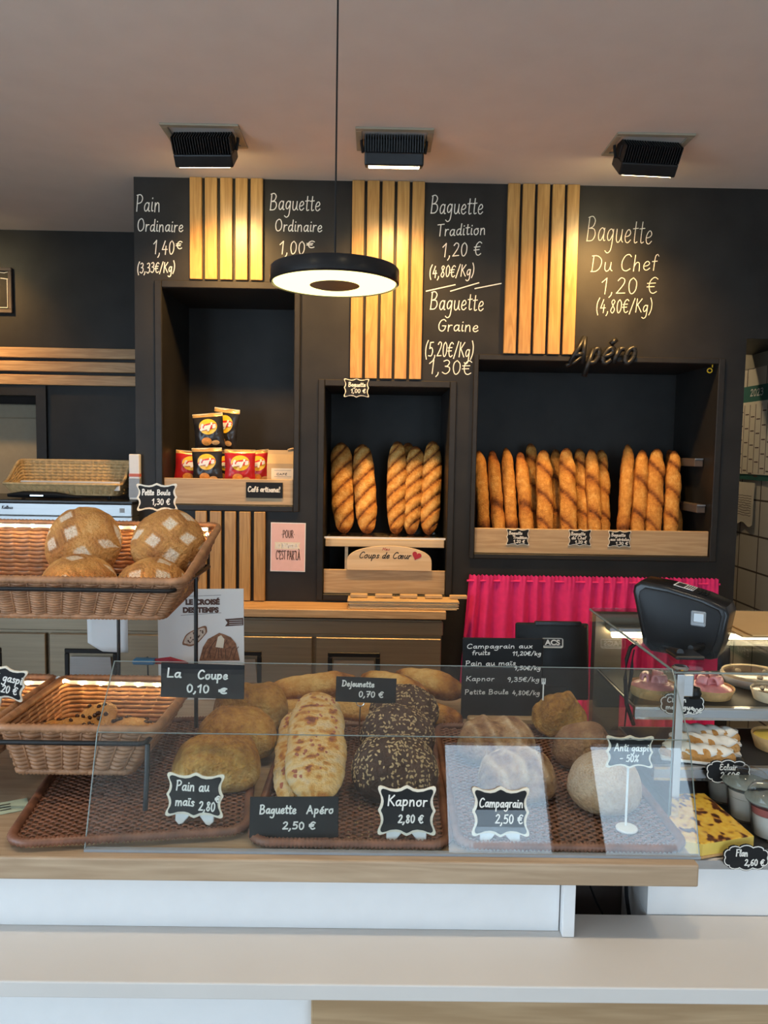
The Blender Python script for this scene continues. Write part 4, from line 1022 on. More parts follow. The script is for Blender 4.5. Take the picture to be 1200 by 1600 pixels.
def tray(label, a, b, depth, z, cut=.03):
    """flat woven tray; a, b = front corners on the counter"""
    d = (b-a); w = d.length; t = thing('wicker_tray', label, 'tray', (a.x, a.y, z), (0, 0, math.atan2(d.y, d.x)), 'brown wicker trays on the counter')
    g = MB(); n_ = int(depth/.0072)
    for j in range(n_):
        y = .012+(depth-.024)*(j+.5)/n_; k = int(w/.004)
        c_ = 0
        if y < .03: c_ = .03-sqrt(max(0, .03**2-(.03-y)**2))
        if y > depth-.03: c_ = .03-sqrt(max(0, .03**2-(y-depth+.03)**2))
        x0, x1 = .006+c_, w-.006-c_
        g.tube([(x0+(x1-x0)*i/k, y, .0065+.0022*sin(pi*(x0+(x1-x0)*i/k)/.0088+pi*j)) for i in range(k+1)], .0030, 5, rz=.0022)
    x = .0088
    g.build('woven_floor', 'wicker_tray', t, smooth=True)
    s_ = MB()
    while x < w-.01:
        e = .014 if .03 < x < w-.03 else .03
        s_.tube([(x, e, .0065), (x, depth-e, .0065)], .0021, 4); x += .0088
    s_.build('stakes', 'wicker_dark', t)
    ring = loop_rect(0, w, 0, depth, .009, .032, .003)
    r_ = MB(); r_.tube([q[:3] for q in ring], [.0068*(1+.20*(1 if i % 2 else -1)) for i in range(len(ring))], 7, True)
    r_.build('rim', 'wicker_tray', t, smooth=True)
    return t

# ================================================================== COUNTER
CT = .96
CX0, CX1, CY0, CY1 = -1.6, .476, 1.068, 1.90
tag(MB().rbox(CX0, CX1, CY0, CY1, CT-.034, CT, .003, 2).build('counter_worktop', 'oak_counter'), 'thick oak counter worktop carrying the wicker trays', 'worktop')
t = thing('service_counter', 'white lacquered counter base under the oak worktop', 'counter', (0, 1.10, 0))
MB().box(CX0, .282, 0, .02, .8375, .925).build('upper_panel', 'white_lacquer', t)
MB().rbox(.284, .302, -.016, .22, .8375, .925, .001, 1).build('side_panel', 'white_lacquer', t)
MB().box(CX0, .282, .046, .75, 0, .925).build('carcass', 'white_lacquer', t)
MB().box(.284, 1.9, .022, .04, 0, .80).build('lower_carcass', 'white_lacquer', t)
tag(MB().rbox(CX0, 2.0, .978, 1.144, .814, .837, .002, 2).build('bag_ledge', 'white_ledge'), 'long white bag ledge running along the front of the counter', 'ledge')
x_k = P(487, 1580, 1.03).x
tag(MB().box(CX0, x_k-.002, 1.045, 1.09, .0, .812).build('front_panel', 'white_lacquer'), 'white front panel below the ledge at the lower left', 'panel')
tag(MB().rbox(x_k, 2.0, 1.018, 1.09, .05, .803, .002, 1).build('oak_front_panel', 'oak_kick'), 'oak front panel below the ledge at the lower right', 'panel')
# cables in the gap beside the base
tag(MB().tube([P(978, 1374, 1.19), P(979, 1400, 1.19), P(983, 1430, 1.19), P(992, 1470, 1.19)], .0032, 8).build('power_cable', 'black_plastic'), 'thick black cable hanging in the dark gap beside the white counter base', 'cable')
tag(MB().tube([P(918, 1374, 1.22), P(932, 1410, 1.22), P(962, 1466, 1.22)], .0018, 6).build('power_cable', 'black_plastic'), 'thin dark cable crossing the dark gap diagonally', 'cable')
tag(MB().box(.304, .4305, 1.262, 1.275, 0, .92).build('back_panel', 'brown_panel'), 'dark brown panel at the back of the gap beside the counter base', 'panel')

# ---- sneeze guard
t = thing('sneeze_guard', 'bent clear glass guard along the front edge of the oak counter', 'glass guard', (0, 0, CT))
gx0, gx1 = -.421, .484
prof = [(1.086, .0005), (1.142, .158), (1.222, .246)]
def pane(name, a, b, th=.005):
    dy, dz = b[0]-a[0], b[1]-a[1]; q = sqrt(dy*dy+dz*dz); ny, nz = dz/q*th, -dy/q*th
    MB().add([(x, y, z) for x in (gx0, gx1) for y, z in (a, b, (b[0]+ny, b[1]+nz), (a[0]+ny, a[1]+nz))],
             [(0, 1, 2, 3), (7, 6, 5, 4), (0, 4, 5, 1), (1, 5, 6, 2), (2, 6, 7, 3), (3, 7, 4, 0)]).build(name, 'clear_glass', t)
pane('front_pane', prof[0], prof[1]); pane('upper_pane', (prof[1][0], prof[1][1]+.0005), prof[2])
g = MB()
for y, z in prof[1:]: g.tube([(gx0, y+.001, z), (gx1, y+.001, z)], .0008, 5)
for x in (gx0, gx1): g.tube([(x, y+.001, z) for y, z in prof], .0009, 5)
g.build('polished_edge', 'glass_edge', t)
MB().box(gx0, gx1, 1.0835, 1.0925, .0002, .004).build('foot_rail', 'grey_plastic', t)

# ---- trays
TZ = CT+.0005
TT = CT+.0105            # where bread sits
tray('left wicker tray under the maize loaves, its corner overlapping the middle tray', Vector((-.532, 1.080, 0)), Vector((-.190, 1.128, 0)), .50, TZ+.004)
tray('middle wicker tray under the cheese flatbread and the dark seeded loaves', Vector((-.182, 1.101, 0)), Vector((.116, 1.099, 0)), .50, TZ)
tray('right wicker tray under the country loaves, end of the counter', Vector((.128, 1.099, 0)), Vector((.469, 1.097, 0)), .50, TZ)

# ================================================================== WIRE RACK WITH BASKETS
RXL, RXR = -1.0, -.3615
t = thing('wire_rack', 'black wire rack holding the wicker baskets in two tiers at the left', 'rack', (0, 0, CT+.0005))
def ring(y0, y1, z, name):
    MB().tube([q[:3] for q in loop_rect(RXL, RXR, y0, y1, z-CT, .012, .05)], .0042, 8, True).build(name, 'black_metal', t)
ring(1.352, 1.655, 1.297, 'upper_ring'); ring(1.186, 1.492, 1.083, 'lower_ring')
for x in (RXR+.004, -.99):
    MB().tube([(x, 1.17, .022), (x+.001, 1.178, .08), (x, 1.186, .123)], .0042, 8).build('front_leg', 'black_metal', t)
    MB().tube([(x-.006, 1.535, .022), (x-.006, 1.535, 1.297-CT)], .0042, 8).build('rear_leg', 'black_metal', t)
    MB().tube([(x-.006, 1.535, .12), (x-.004, 1.492, .122)], .0036, 6).build('brace', 'black_metal', t)
    MB().tube([(x-.006, 1.535, 1.297-CT), (x-.002, 1.45, 1.297-CT)], .0036, 6).build('brace', 'black_metal', t)
for x in (-.52, -.80):
    MB().tube([(x, 1.535, .022), (x, 1.535, 1.297-CT)], .0036, 8).build('rear_leg', 'black_metal', t)

# upper basket: low front, high back
UY0, UY1 = 1.362, 1.668
ubz = lambda x, y: 1.243 + (y-1.385)*.06
urz = lambda x, y: 1.313 + max(0, (y-UY0)/(UY1-UY0))*.072
basket('wicker_basket', 'upper wicker basket with the four round floured loaves, sloping up to the back', (-.94, -.388, 1.386, 1.635), (-.99, -.343, UY0, UY1), ubz, urz, 15, 'wicker', (0, 0, 0), pitch=.034, r=.02, rimr=.0072)
lbz = lambda x, y: 1.019; lrz = lambda x, y: 1.100
basket('wicker_basket', 'lower wicker basket with the chocolate chip cookies', (-.588, -.398, 1.228, 1.44), (-.606, -.350, 1.204, 1.478), lbz, lrz, 11, 'wicker', (0, 0, 0), pitch=.034, rimr=.0068)
basket('wicker_basket', 'lower wicker basket cut off by the left edge, behind the leaning cookie basket side', (-.84, -.655, 1.228, 1.44), (-.872, -.622, 1.204, 1.478), lbz, lrz, 11, 'wicker', (0, 0, 0), pitch=.034, rimr=.0068)

# fairy lights along the back rims
def light_strip(label, pts, n_, group='warm light strips on the baskets'):
    t = thing('light_strip', label, 'light strip', (0, 0, 0), group=group)
    mb = MB(); mb.tube(pts, .0022, 6, rz=.0042); mb.build('tape', 'white_plastic', t)
    pts = [Vector(p) for p in pts]; L = [0]
    for a, b in zip(pts, pts[1:]): L.append(L[-1]+(b-a).length)
    m0 = MB().lathe([(0, -.0036), (.0026, -.0026), (.0036, 0), (.0026, .0026), (0, .0036)], 8)
    pr = None
    for i in range(n_):
        s_ = L[-1]*(i+.5)/n_; j = max(k for k in range(len(L)) if L[k] <= s_); j = min(j, len(pts)-2)
        p = pts[j]+(pts[j+1]-pts[j])*((s_-L[j])/(L[j+1]-L[j])) + Vector((0, -.005, 0))
        if pr is None: pr = b = m0.build('bulb', 'bulb', t, smooth=True)
        else: b = pr.copy(); COL.objects.link(b)
        b.location = p
light_strip('strip of small warm lights along the back rim of the upper basket', [(-.98, UY1-.014, 1.380), (-.6, UY1-.014, 1.379), (-.365, UY1-.014, 1.378), (-.356, UY1-.06, 1.366)], 18)
light_strip('strip of small warm lights inside the front rim of the upper basket', [(-.95, UY0+.026, 1.297), (-.385, UY0+.026, 1.297)], 22)
light_strip('strip of small warm lights along the back rims of the lower baskets', [(-.868, 1.462, 1.094), (-.63, 1.462, 1.094), (-.612, 1.462, 1.104), (-.59, 1.462, 1.096), (-.366, 1.462, 1.093)], 14)

# white sheet hanging below the upper basket
t = thing('paper_sheet', 'white paper sheet hanging behind the rack below the upper basket', 'paper', (P(167, 965, 1.69).x, 1.69, 1.16))
mb = MB(); 
for j in range(13):
    for i in range(9):
        u, v = i/8, j/12; x = -.047+.094*u; z = .085-.15*v
        if v > .8 and u < .35: z += (v-.8)*.09*(1-u/.35)
        mb.v.append((x, .006*sin(u*3+v*2)+.004*v, z))
for j in range(12):
    for i in range(8): a = j*9+i; mb.f.append((a, a+9, a+10, a+1))
o = mb.build('sheet', 'paper_white', t, smooth=True); o.modifiers.new('thickness', 'SOLIDIFY').thickness = .0006

# ================================================================== BREAD ON THE COUNTER
def boule_fn(seed, s_=.055, rot=.6):
    c_, n_ = cos(rot), sin(rot)
    def fn(t, a, x, y):
        up = sst(.12, .45, sin(a))
        u = (x*c_+y*n_)/s_+.5*(seed % 2); v = (-x*n_+y*c_)/s_+.3
        fu, fv = abs(u-math.floor(u)-.5), abs(v-math.floor(v)-.5)
        m_ = max(fu, fv); cell = 1-sst(.21, .26, m_ + .05*noise.noise(Vector((x*40, y*40, seed+3)))); line = sst(.36, .48, m_)
        wob = noise.noise(Vector((x*22, y*22, seed)))
        hole = 1 if noise.noise(Vector((math.floor(u)*1.7, math.floor(v)*2.3, seed*1.1))) > -.12 else .0
        edge = math.exp(-((m_-.33)/.035)**2)
        return up*(.03*line - .02*cell*hole) + .05*wob*.3, .40 + .10*line*up + .22*edge*up*hole + .22*wob, up*cell*hole*1.3
    return fn
LB = 'round floured loaves in the upper basket'
def boule(seed, d, h, loc, rot, label, s_=.055, r_=.6):
    o = bread(d, d*.98, h, boule_fn(seed, s_, r_), 120, 120, 2.1, seed, nz=.006, flat=.7).build('round_loaf', 'crust_boule', smooth=True, loc=loc, rot=rot)
    return tag(o, label, 'bread', LB)
b1, b2 = P(128, 848, 1.575), P(258, 850, 1.575)
boule(1, .160, .085, b1+Vector((0, .035, -.014)), (radians(66), radians(4), radians(-6)), 'round loaf leaning upright at the back left, white diamonds on its crust', .050, .62)
boule(2, .152, .085, b2+Vector((0, .035, -.014)), (radians(60), radians(-6), radians(10)), 'round loaf leaning upright in the back right corner of the upper basket', .048, .75)
b3, b4 = P(116, 905, 1.45), P(232, 905, 1.45)
boule(3, .142, .088, Vector((b3.x, 1.480, 1.262)), (radians(14), radians(-4), radians(20)), 'round loaf lying flat in front of the left upright one', .05, .5)
boule(4, .135, .084, Vector((b4.x, 1.476, 1.262)), (radians(12), radians(5), radians(-15)), 'round loaf lying flat in front of the right upright one', .05, .4)

def plain(bake=.35, top=0, fl=0, k=1.0, seed=0, fn2=None):
    def fn(t, a, x, y):
        n_ = noise.noise(Vector((x*12, y*12, seed)))
        up = sst(-.2, .8, sin(a))
        return .04*n_, bake+top*up+.15*n_*k, fl*up
    return fn
# cookies
ck = None
for i, (px, py, Y, rx, ry, lab) in enumerate(((150, 1118, 1.375, 24, -14, 'upright chocolate chip cookie at the back of the lower basket'), (122, 1134, 1.33, 12, 5, 'chocolate chip cookie lying in front of the upright one'), (92, 1138, 1.36, 8, 20, 'chocolate chip cookie at the left end of the lower basket'), (206, 1132, 1.35, 6, -4, 'chocolate chip cookie at the right end of the lower basket'))):
    c = P(px, py, Y)
    t = thing('cookie', lab, 'cookie', (c.x, Y, max(c.z-.012, 1.034)), (radians(rx), radians(ry), i), 'chocolate chip cookies in the lower basket')
    bread(.082, .08, .024, plain(.28, .1, seed=i), 30, 30, 2.2, i, nz=.005).build('biscuit', 'crust_boule', t, smooth=True)
    random.seed(40+i)
    for k in range(9):
        a = random.uniform(0, 6.28); r_ = .034*sqrt(random.random())
        MB().lathe([(0, -.003), (.0045, -.001), (.004, .0025), (0, .004)], 7).build('chocolate_chip', 'chocolate', t, smooth=True, loc=(r_*cos(a), r_*sin(a), .0215-.26*(r_**2)*20), rot=(random.random(), random.random(), 0))
c = P(6, 1112, 1.33)
tag(bread(.10, .06, .05, plain(.45, 0, .2, seed=9), 30, 24, 2.4, 9, nz=.008).build('bread_roll', 'crust_boule', smooth=True, loc=(c.x-.02, 1.33, 1.048), rot=(0, radians(-10), .6)), 'small bread roll in the basket at the left edge', 'bread')

# maize loaves
MB_G = 'maize loaves on the left tray'
for i, (px, py, L, Wd, H, rz, lab) in enumerate(((328, 1247, .150, .115, .088, 14, 'front maize loaf behind the Pain au maïs card'), (362, 1196, .150, .112, .092, 14, 'middle maize loaf in the row on the left tray'), (385, 1150, .155, .112, .100, 12, 'rearmost maize loaf, in front of the standing poster'))):
    c = PZ(px, py, TT+.004)
    o = bread(L, Wd, H, plain(.18, .42, 0, 1.2, i), 60, 60, 3.6, 20+i, nz=.009, nf=22, flat=.75, sq=.72).build('maize_loaf', 'crust_mais', smooth=True, loc=(c.x, c.y+.055, TT+.004), rot=(0, 0, radians(rz)))
    tag(o, lab, 'bread', MB_G)

# cheese flatbreads
def flat_fn(seed):
    def fn(t, a, x, y):
        up = sst(.25, .6, sin(a))
        q = sqrt((t/.93)**2+(cos(a)/.9)**2) if sin(a) > 0 else 1
        inner = up*(1-sst(.82, .99, q))
        n1 = noise.noise(Vector((x*26, y*26, seed))); n2 = noise.noise(Vector((x*60, y*60, seed+4)))
        b_ = .10 + .22*sst(-.3, .5, n2)*(1-inner)
        if inner > 0: n3 = noise.noise(Vector((x*52, y*52, seed+9))); b_ += inner*(.12+.25*sst(-.1, .4, n2)+.42*sst(.10, .4, n3)+.18*n1)
        return .03*n2+.05*inner*n1, b_+.16*sst(.7, 1, abs(t)), 0
    return fn
for i, (px0, py0, px1, py1, zf, zr, L, Wd, lab) in enumerate(((462, 1268, 470, 1120, .004, .030, .34, .085, 'cheese flatbread lying underneath, showing at its left side'), (492, 1262, 496, 1094, .026, .058, .40, .105, 'long cheese and ham flatbread on top, behind the Baguette Apéro card'))):
    a = PZ(px0, py0, TT+zf); b = PZ(px1, py1, TT+zr); d = (b-a); rz = math.atan2(d.y, d.x)
    o = bread(d.length, Wd, .036, flat_fn(i+1), 130, 110, 4.2, 30+i, nz=.004, flat=.8).build('cheese_flatbread', 'crust_flat', smooth=True, loc=(a+b)/2, rot=(0, -math.atan2(d.z, sqrt(d.x**2+d.y**2)), rz))
    tag(o, lab, 'bread', 'cheese flatbreads on the middle tray')
    g = MB(); random.seed(90+i); me = o.data
    fs = [p for p in me.polygons if p.normal.z > .8 and abs(p.center.x) < d.length*.42 and abs(p.center.y) < Wd*.36]
    for p in random.sample(fs, 46):
        e = random.uniform(.003, .0065); a_ = random.random()*3
        g.add([(p.center.x+e*cos(a_+2*pi*k/7)*(1+.5*(k % 2)), p.center.y+.7*e*sin(a_+2*pi*k/7), p.center.z-.0006) for k in range(7)]+[(p.center.x, p.center.y, p.center.z+.0022)], [(k, (k+1) % 7, 7) for k in range(7)])
    hb = g.build('ham_pieces', 'ham', o, smooth=True); hb['kind'] = 'stuff'

# dark seeded loaves
def seeded(c, L, Wd, H, rz, seed, lab, ns=230, rx=0):
    t = thing('dark_seeded_loaf', lab, 'bread', c, (rx, 0, radians(rz)), 'dark seeded loaves on the middle tray')
    mb = bread(L, Wd, H, plain(.5, .0, 0, 1, seed), 48, 48, 2.4, seed, nz=.009, flat=.75)
    b_ = mb.build('crumb_body', 'crust_dark', t, smooth=True)
    me = b_.data; random.seed(seed); f = MB(); fs = [p for p in me.polygons if p.normal.z > .05 and p.area > 1e-7]
    ws = [p.area for p in fs]
    for p in random.choices(fs, ws, k=ns):
        n_ = p.normal; q = n_.to_track_quat('Z', 'Y').to_matrix().to_4x4(); w_ = [random.random() for _ in p.vertices]; q.translation = sum((me.vertices[i].co*k for i, k in zip(p.vertices, w_)), Vector())/sum(w_)
        q = q @ Matrix.Rotation(random.random()*6.28, 4, 'Z') @ Matrix.Rotation(random.uniform(-.35, .35), 4, 'X')
        s_ = random.uniform(.7, 1.25); v = []
        for k in range(7):
            a = 2*pi*k/7; v.append(q @ Vector((.0032*s_*cos(a), .0016*s_*sin(a), .0006)))
        v.append(q @ Vector((0, 0, .0016)))
        f.add(v, [(k, (k+1) % 7, 7) for k in range(7)])
    o = f.build('oat_flakes', 'flake', t, smooth=True); o['kind'] = 'stuff'
    return t
c = PZ(618, 1266, TT); seeded(Vector((c.x, c.y+.062, TT)), .148, .128, .112, 10, 51, 'front dark seeded loaf behind the Kapnor card', 520)
c = PZ(625, 1200, TT); seeded(Vector((c.x-.004, c.y+.062, TT)), .145, .125, .104, -8, 52, 'second dark seeded loaf, its top just above the front one', 420)
c = PZ(632, 1150, TT); seeded(Vector((c.x, c.y+.055, TT)), .150, .12, .098, 5, 53, 'rearmost dark seeded loaf in front of the short baguettes', 420)

# country loaves
def farm_fn(seed, bands=5, fl=.3):
    def fn(t, a, x, y):
        up = sst(.1, .5, sin(a)); n_ = noise.noise(Vector((x*20, y*20, seed)))
        s_ = (x+.35*y+.012*n_)/.036; q = s_-math.floor(s_); g = math.exp(-((q-.5)/.16)**2)
        n3 = noise.noise(Vector((x*70, y*70, seed)))
        return up*(.05*g)+.06*n_+.02*n3, .52-.28*g*up+.2*n_+.25*n3, up*g*fl*sst(-.2, .3, n3)
    return fn
for i, (px, py, L, Wd, H, rz, lab) in enumerate(((815, 1262, .132, .118, .092, 8, 'front country loaf behind the Campagrain card'), (782, 1204, .150, .115, .088, -4, 'rear country loaf on the left of the right tray'))):
    c = PZ(px, py, TT)
    tag(bread(L, Wd, H, farm_fn(i+1), 90, 90, 2.6, 60+i, nz=.012, flat=.7).build('country_loaf', 'crust_farm', smooth=True, loc=(c.x, c.y+.055, TT), rot=(0, 0, radians(rz))), lab, 'bread', 'country loaves on the right tray')
c = PZ(960, 1284, TT)
tag(bread(.122, .118, .100, plain(.28, .05, .75, 1, 3), 44, 44, 2.3, 66, nz=.006, flat=.7).build('floured_loaf', 'crust_farm', smooth=True, loc=(c.x, c.y+.06, TT)), 'pale floured round loaf behind the Anti gaspi card', 'bread')
c = PZ(925, 1212, TT)
tag(bread(.11, .10, .095, plain(.48, .1, 0, 1, 5), 40, 40, 2.4, 67, nz=.01, flat=.7).build('brown_loaf', 'crust_farm', smooth=True, loc=(c.x-.006, c.y+.05, TT)), 'brown round loaf between the pale round loaf and the golden crusty one', 'bread')
c = PZ(882, 1158, TT)
tag(bread(.112, .10, .092, plain(.25, .35, 0, 1.6, 6), 40, 40, 2.4, 68, nz=.016, flat=.7, nf=24).build('golden_loaf', 'crust_mais', smooth=True, loc=(c.x, c.y+.05, TT)), 'rough golden round loaf at the back right, a small white fork stuck in it', 'bread')
fk = Vector((P(849, 1100, c.y+.03).x, c.y+.035, TT+.085))
t = thing('pick', 'small white plastic fork pick stuck in the rough golden loaf', 'pick', fk)
MB().tube([(0, 0, -.012), (0, 0, .022)], .0014, 6).build('stem', 'white_plastic', t)
g = MB(); g.box(-.004, .004, -.001, .001, .022, .026)
for x in (-.0034, 0, .0034): g.box(x-.0008, x+.0008, -.001, .001, .026, .034)
g.build('tines', 'white_plastic', t)

# short baguettes piled behind
def short(c, L, rz, ry, seed, lab, wd=.062, roll=radians(42)):
    o = bread(L, wd, .05, slash(L*.8, .3, .56, .14, .95, .56, .06, .72, 1), 56, 32, 2.8, seed, nz=.006).build('short_baguette', 'crust_gold', smooth=True, loc=c, rot=(roll, radians(ry), radians(rz)))
    return tag(o, lab, 'bread', 'short baguettes piled behind the trays')
z0 = CT+.001; Y0 = 1.70
def sb(px, Y, z, *a, **k): c = P(px, 1100, Y); short(Vector((c.x, Y, z)), *a, **k)
sb(455, 1.665, z0, .20, 4, 0, 71, 'short baguette at the bottom left of the pile')
sb(560, 1.685, z0, .19, -14, 0, 72, 'short baguette at the bottom of the pile, below the Dejeunette card')
sb(668, 1.665, z0, .17, -24, 0, 73, 'short baguette at the bottom right of the pile')
sb(745, 1.80, z0, .17, 75, 0, 76, 'short baguette pointing backwards behind the price list')
sb(488, 1.705, z0+.047, .215, 6, -6, 74, 'long pale-split short baguette on top left of the pile')
sb(618, 1.715, z0+.047, .19, -38, 2, 75, 'short baguette in the middle of the top row, end towards the counter front')
sb(672, 1.745, z0+.047, .18, -28, 4, 77, 'short baguette on the top right of the pile')
# crumbs
random.seed(5)
g = MB()
for i in range(26):
    c = PZ(random.gauss(575, 26), random.uniform(1255, 1312), TT); g.lathe([(0, -.0012), (.0016, 0), (0, .0012)], 5, (c.x, c.y, TT+.0006))
tag(g.build('crumbs', 'flake'), 'oat flakes and crumbs fallen on the middle tray', 'crumbs', kind='stuff')

# ================================================================== CARDS ON THE COUNTER
def card(c, w, h, kind, lines, label, up=None, rot=(0, 0, 0), border='cream_paint', feet=False, stand=None, **k):
    t = thing('price_card', label, 'price card', c, rot)
    up = up if up is not None else h/2
    sign_parts(t, kind, w, h, lines, border, mx_up=up, **k)
    if feet:
        for s_ in (-1, 1):
            g = MB(); pts = [(s_*.012, up-h/2+.012), (s_*.030, up-h/2+.010), (s_*.030, up-h/2-.006), (s_*.024, up-h/2-.012), (s_*.018, up-h/2-.010), (s_*.008, up-h/2+.002)]
            g.prism(pts if s_ < 0 else pts[::-1], .0035, .0075, .001, 1); g.build('clip_foot', 'white_plastic', t)
    if stand:
        MB().tube([(0, .005, 0), (0, .005, up-h/2+.01)], .0018, 8).build('stick', 'white_plastic', t)
        if stand == 'disc': MB().lathe([(.0, .0), (.016, .0), (.017, .002), (.016, .004), (0, .0045)], 28).build('round_foot', 'white_plastic', t)
    return t
def on(px, py, z): return PZ(px, py, z)
c = on(302, 1291, TT+.004)
card(Vector((c.x, c.y, TT+.004)), .090, .068, 'scallop', [('Pain au', .17, .74, .60, .21), ('maïs', .17, .50, .27, .19), ('2,80', .58, .86, .18, .19), ('€', .86, .94, .38, .13)], 'scalloped card reading Pain au maïs 2,80 € on clip feet', up=.046, rot=(radians(-10), 0, radians(-4)), feet=True, lw=.0022)
c = on(459, 1309, TT)
card(Vector((c.x, c.y, TT)), .133, .060, 'rect', [('Baguette', .11, .52, .60, .21), ('Apéro', .64, .94, .60, .19), ('2,50 €', .37, .74, .22, .17)], 'rectangular black card reading Baguette Apéro 2,50 €', rot=(radians(-8), 0, radians(2)), border=None, lw=.0022)
c = on(635, 1317, TT)
card(Vector((c.x, c.y, TT)), .087, .074, 'scallop', [('Kapnor', .16, .84, .60, .20), ('2,80 €', .35, .78, .27, .15)], 'scalloped card reading Kapnor 2,80 € in front of the dark loaves', up=.047, rot=(radians(-8), 0, 0), feet=True, lw=.0022)
c = on(782, 1319, TT)
card(Vector((c.x, c.y, TT)), .086, .074, 'scallop', [('Campagrain', .12, .88, .60, .17), ('2,50 €', .40, .88, .28, .17)], 'scalloped card reading Campagrain 2,50 € in front of the country loaves', up=.047, rot=(radians(-8), 0, 0), feet=True, lw=.0020)
c = on(975, 1296, TT)
card(Vector((c.x+.004, c.y, TT)), .073, .052, 'scallop', [('Anti gaspi', .16, .88, .54, .22), ('- 50%', .28, .68, .22, .20)], 'scalloped card reading Anti gaspi - 50% on a white stick with round foot', up=.124, stand='disc', lw=.0018)
ty = 1.214; c = P(316, 1090, ty)
card(Vector((c.x, ty, c.z-.001)), .134, .056, 'rect', [('La', .07, .24, .60, .26), ('Coupe', .44, .80, .58, .24), ('0,10', .31, .58, .18, .22), ('€', .70, .80, .17, .15)], 'black card reading La Coupe 0,10 € fixed to the top edge of the glass guard', rot=(0, radians(1), 0), border=None, lw=.0026)
ty = 1.47; c = P(571, 1098, ty)
t = card(Vector((c.x, ty, c.z)), .118, .050, 'rect', [('Dejeunette', .10, .63, .64, .22), ('0,70 €', .38, .79, .24, .22)], 'greyish card reading Dejeunette 0,70 € on a wire loop stick', rot=(0, radians(1.5), 0), border=None, lw=.0022)
g = MB(); g.tube([(-.010, .005, -.09), (-.010, .005, -.008)], .0013, 6); g.tube([(-.010+.008*cos(q), .005, -.001+.008*sin(q)) for q in [2*pi*i/18 for i in range(18)]], .0010, 6, True); g.build('wire_stick', 'chrome', t)
c = P(240, 778, 1.66)
t = card(Vector((c.x, 1.685, c.z)), .089, .062, 'scallop', [('Petite', .14, .43, .58, .20), ('Boule', .51, .83, .58, .18), ('1,30 €', .38, .82, .24, .20)], 'scalloped card reading Petite Boule 1,30 € standing behind the round loaves', up=0, rot=(0, radians(-1), 0), lw=.0022)
MB().tube([(.0, .006, -.1), (0, .006, .0)], .002, 6).build('stick', 'cream_paint', t)
c = P(4, 1066, 1.30)
t = card(Vector((c.x, 1.30, c.z)), .078, .058, 'scallop', [('Anti gaspi', .06, .92, .56, .24), ('3,20 €', .36, .86, .22, .22)], 'scalloped card ending in gaspi, tilted, cut off by the left edge of the photo', up=0, rot=(0, radians(12), 0), lw=.0022)
MB().tube([(.0, .006, -.056), (0, .006, .0)], .002, 6).build('stick', 'cream_paint', t)

# price list on its wooden foot
ty = 1.64; c = P(782, 1140, ty); zz = CT+.001
t = thing('price_list', 'tall black price list in a wooden foot, by-weight prices in white chalk', 'price list', (c.x, ty, zz))
w, h = .176, .185
MB().rbox(-w/2, w/2, -.002, .003, .010, h+.006, .002, 1).build('slate', 'label_black', t)
MB().rbox(-.074, .076, -.020, .022, 0, .019, .003, 1).build('wooden_foot', 'oak_pale', t)
mb = MB()
for txt, a, b, z, hh in (('Campagrain aux', .05, .86, .905, .05), ('fruits', .12, .34, .83, .05), ('11,20€/kg', .62, .97, .83, .045), ('Pain au maïs', .04, .66, .70, .055), ('9,50€/kg', .64, .97, .655, .045), ('Kapnor', .05, .40, .515, .055), ('9,35€/kg', .56, .96, .515, .05), ('Petite Boule', .04, .58, .355, .055), ('4,80€/kg', .63, .97, .355, .05)):
    write(mb, txt, -w/2+a*w, -w/2+b*w, z*h, hh*h, .0017, y=-.0026, rise=.02, step=.000006)
mb.build('chalk_lettering', 'chalk', t)
# tablet
ty = 1.76; c = P(862, 1110, ty)
t = thing('tablet', 'black tablet with a white ACS sticker on its back, behind the price list', 'tablet', (c.x, ty, CT+.001), (radians(-8), 0, radians(0)))
MB().rbox(-.086, .088, 0, .010, .015, .195, .005, 2).build('case', 'black_plastic', t)
MB().rbox(-.040, .070, -.002, .012, .188, .199, .002, 1).build('top_clip', 'black_satin', t)
MB().rbox(-.09, .04, -.003, .02, 0, .05, .004, 1).build('stand', 'black_plastic', t)
lb = MB().rbox(-.024, .026, -.0014, 0, .137, .160, .004, 2).build('sticker', 'paper_white', t)
MB().box(-.0215, .0235, -.0020, -.0012, .142, .1575).build('sticker_panel', 'ink_black', lb)
printed('ACS', .0165, 'paper_white', lb, 'sticker_letters', .001, .1440, y=-.0024, off=.0006, sx=1.15)
mb = MB(); ribbon(mb, [(-.018, .140), (.020, .140)], .0012, -.0018); mb.build('sticker_line', 'ink_black', lb)
MB().tube([(.079, -.001, .188), (.079, .0, .188)], .003, 10).build('camera_dot', 'chrome', t)

# standing poster
ty = 1.775; a, b = P(247, 920, ty), P(382, 1108, ty)
t = thing('bread_poster', 'white printed poster LE CROISÉ DES TEMPS leaning behind the maize loaves', 'poster', ((a.x+b.x)/2, ty, CT+.001), (radians(-3), radians(-1.2), 0))
w, h = b.x-a.x, a.z-CT-.002
MB().box(-w/2, w/2, 0, .0025, 0, h).build('sheet', 'paper_white', t)
fz = lambda py: (1113-py)/(1113-918)*h
fx = lambda px: (px-315)/135*w
printed('LE CROISÉ', .0165, 'ink_brown', t, 'printed_title', fx(318), fz(945), off=.0011, sx=1.05)
printed('DES TEMPS', .0165, 'ink_brown', t, 'printed_title', fx(315), fz(959), off=.0011, sx=1.05)
mb = MB(); ribbon(mb, [(fx(284), fz(931)), (fx(347), fz(929))], .0008, -.0005); ribbon(mb, [(fx(284), fz(964)), (fx(347), fz(960))], .0008, -.0005); mb.build('title_rules', 'ink_brown', t)
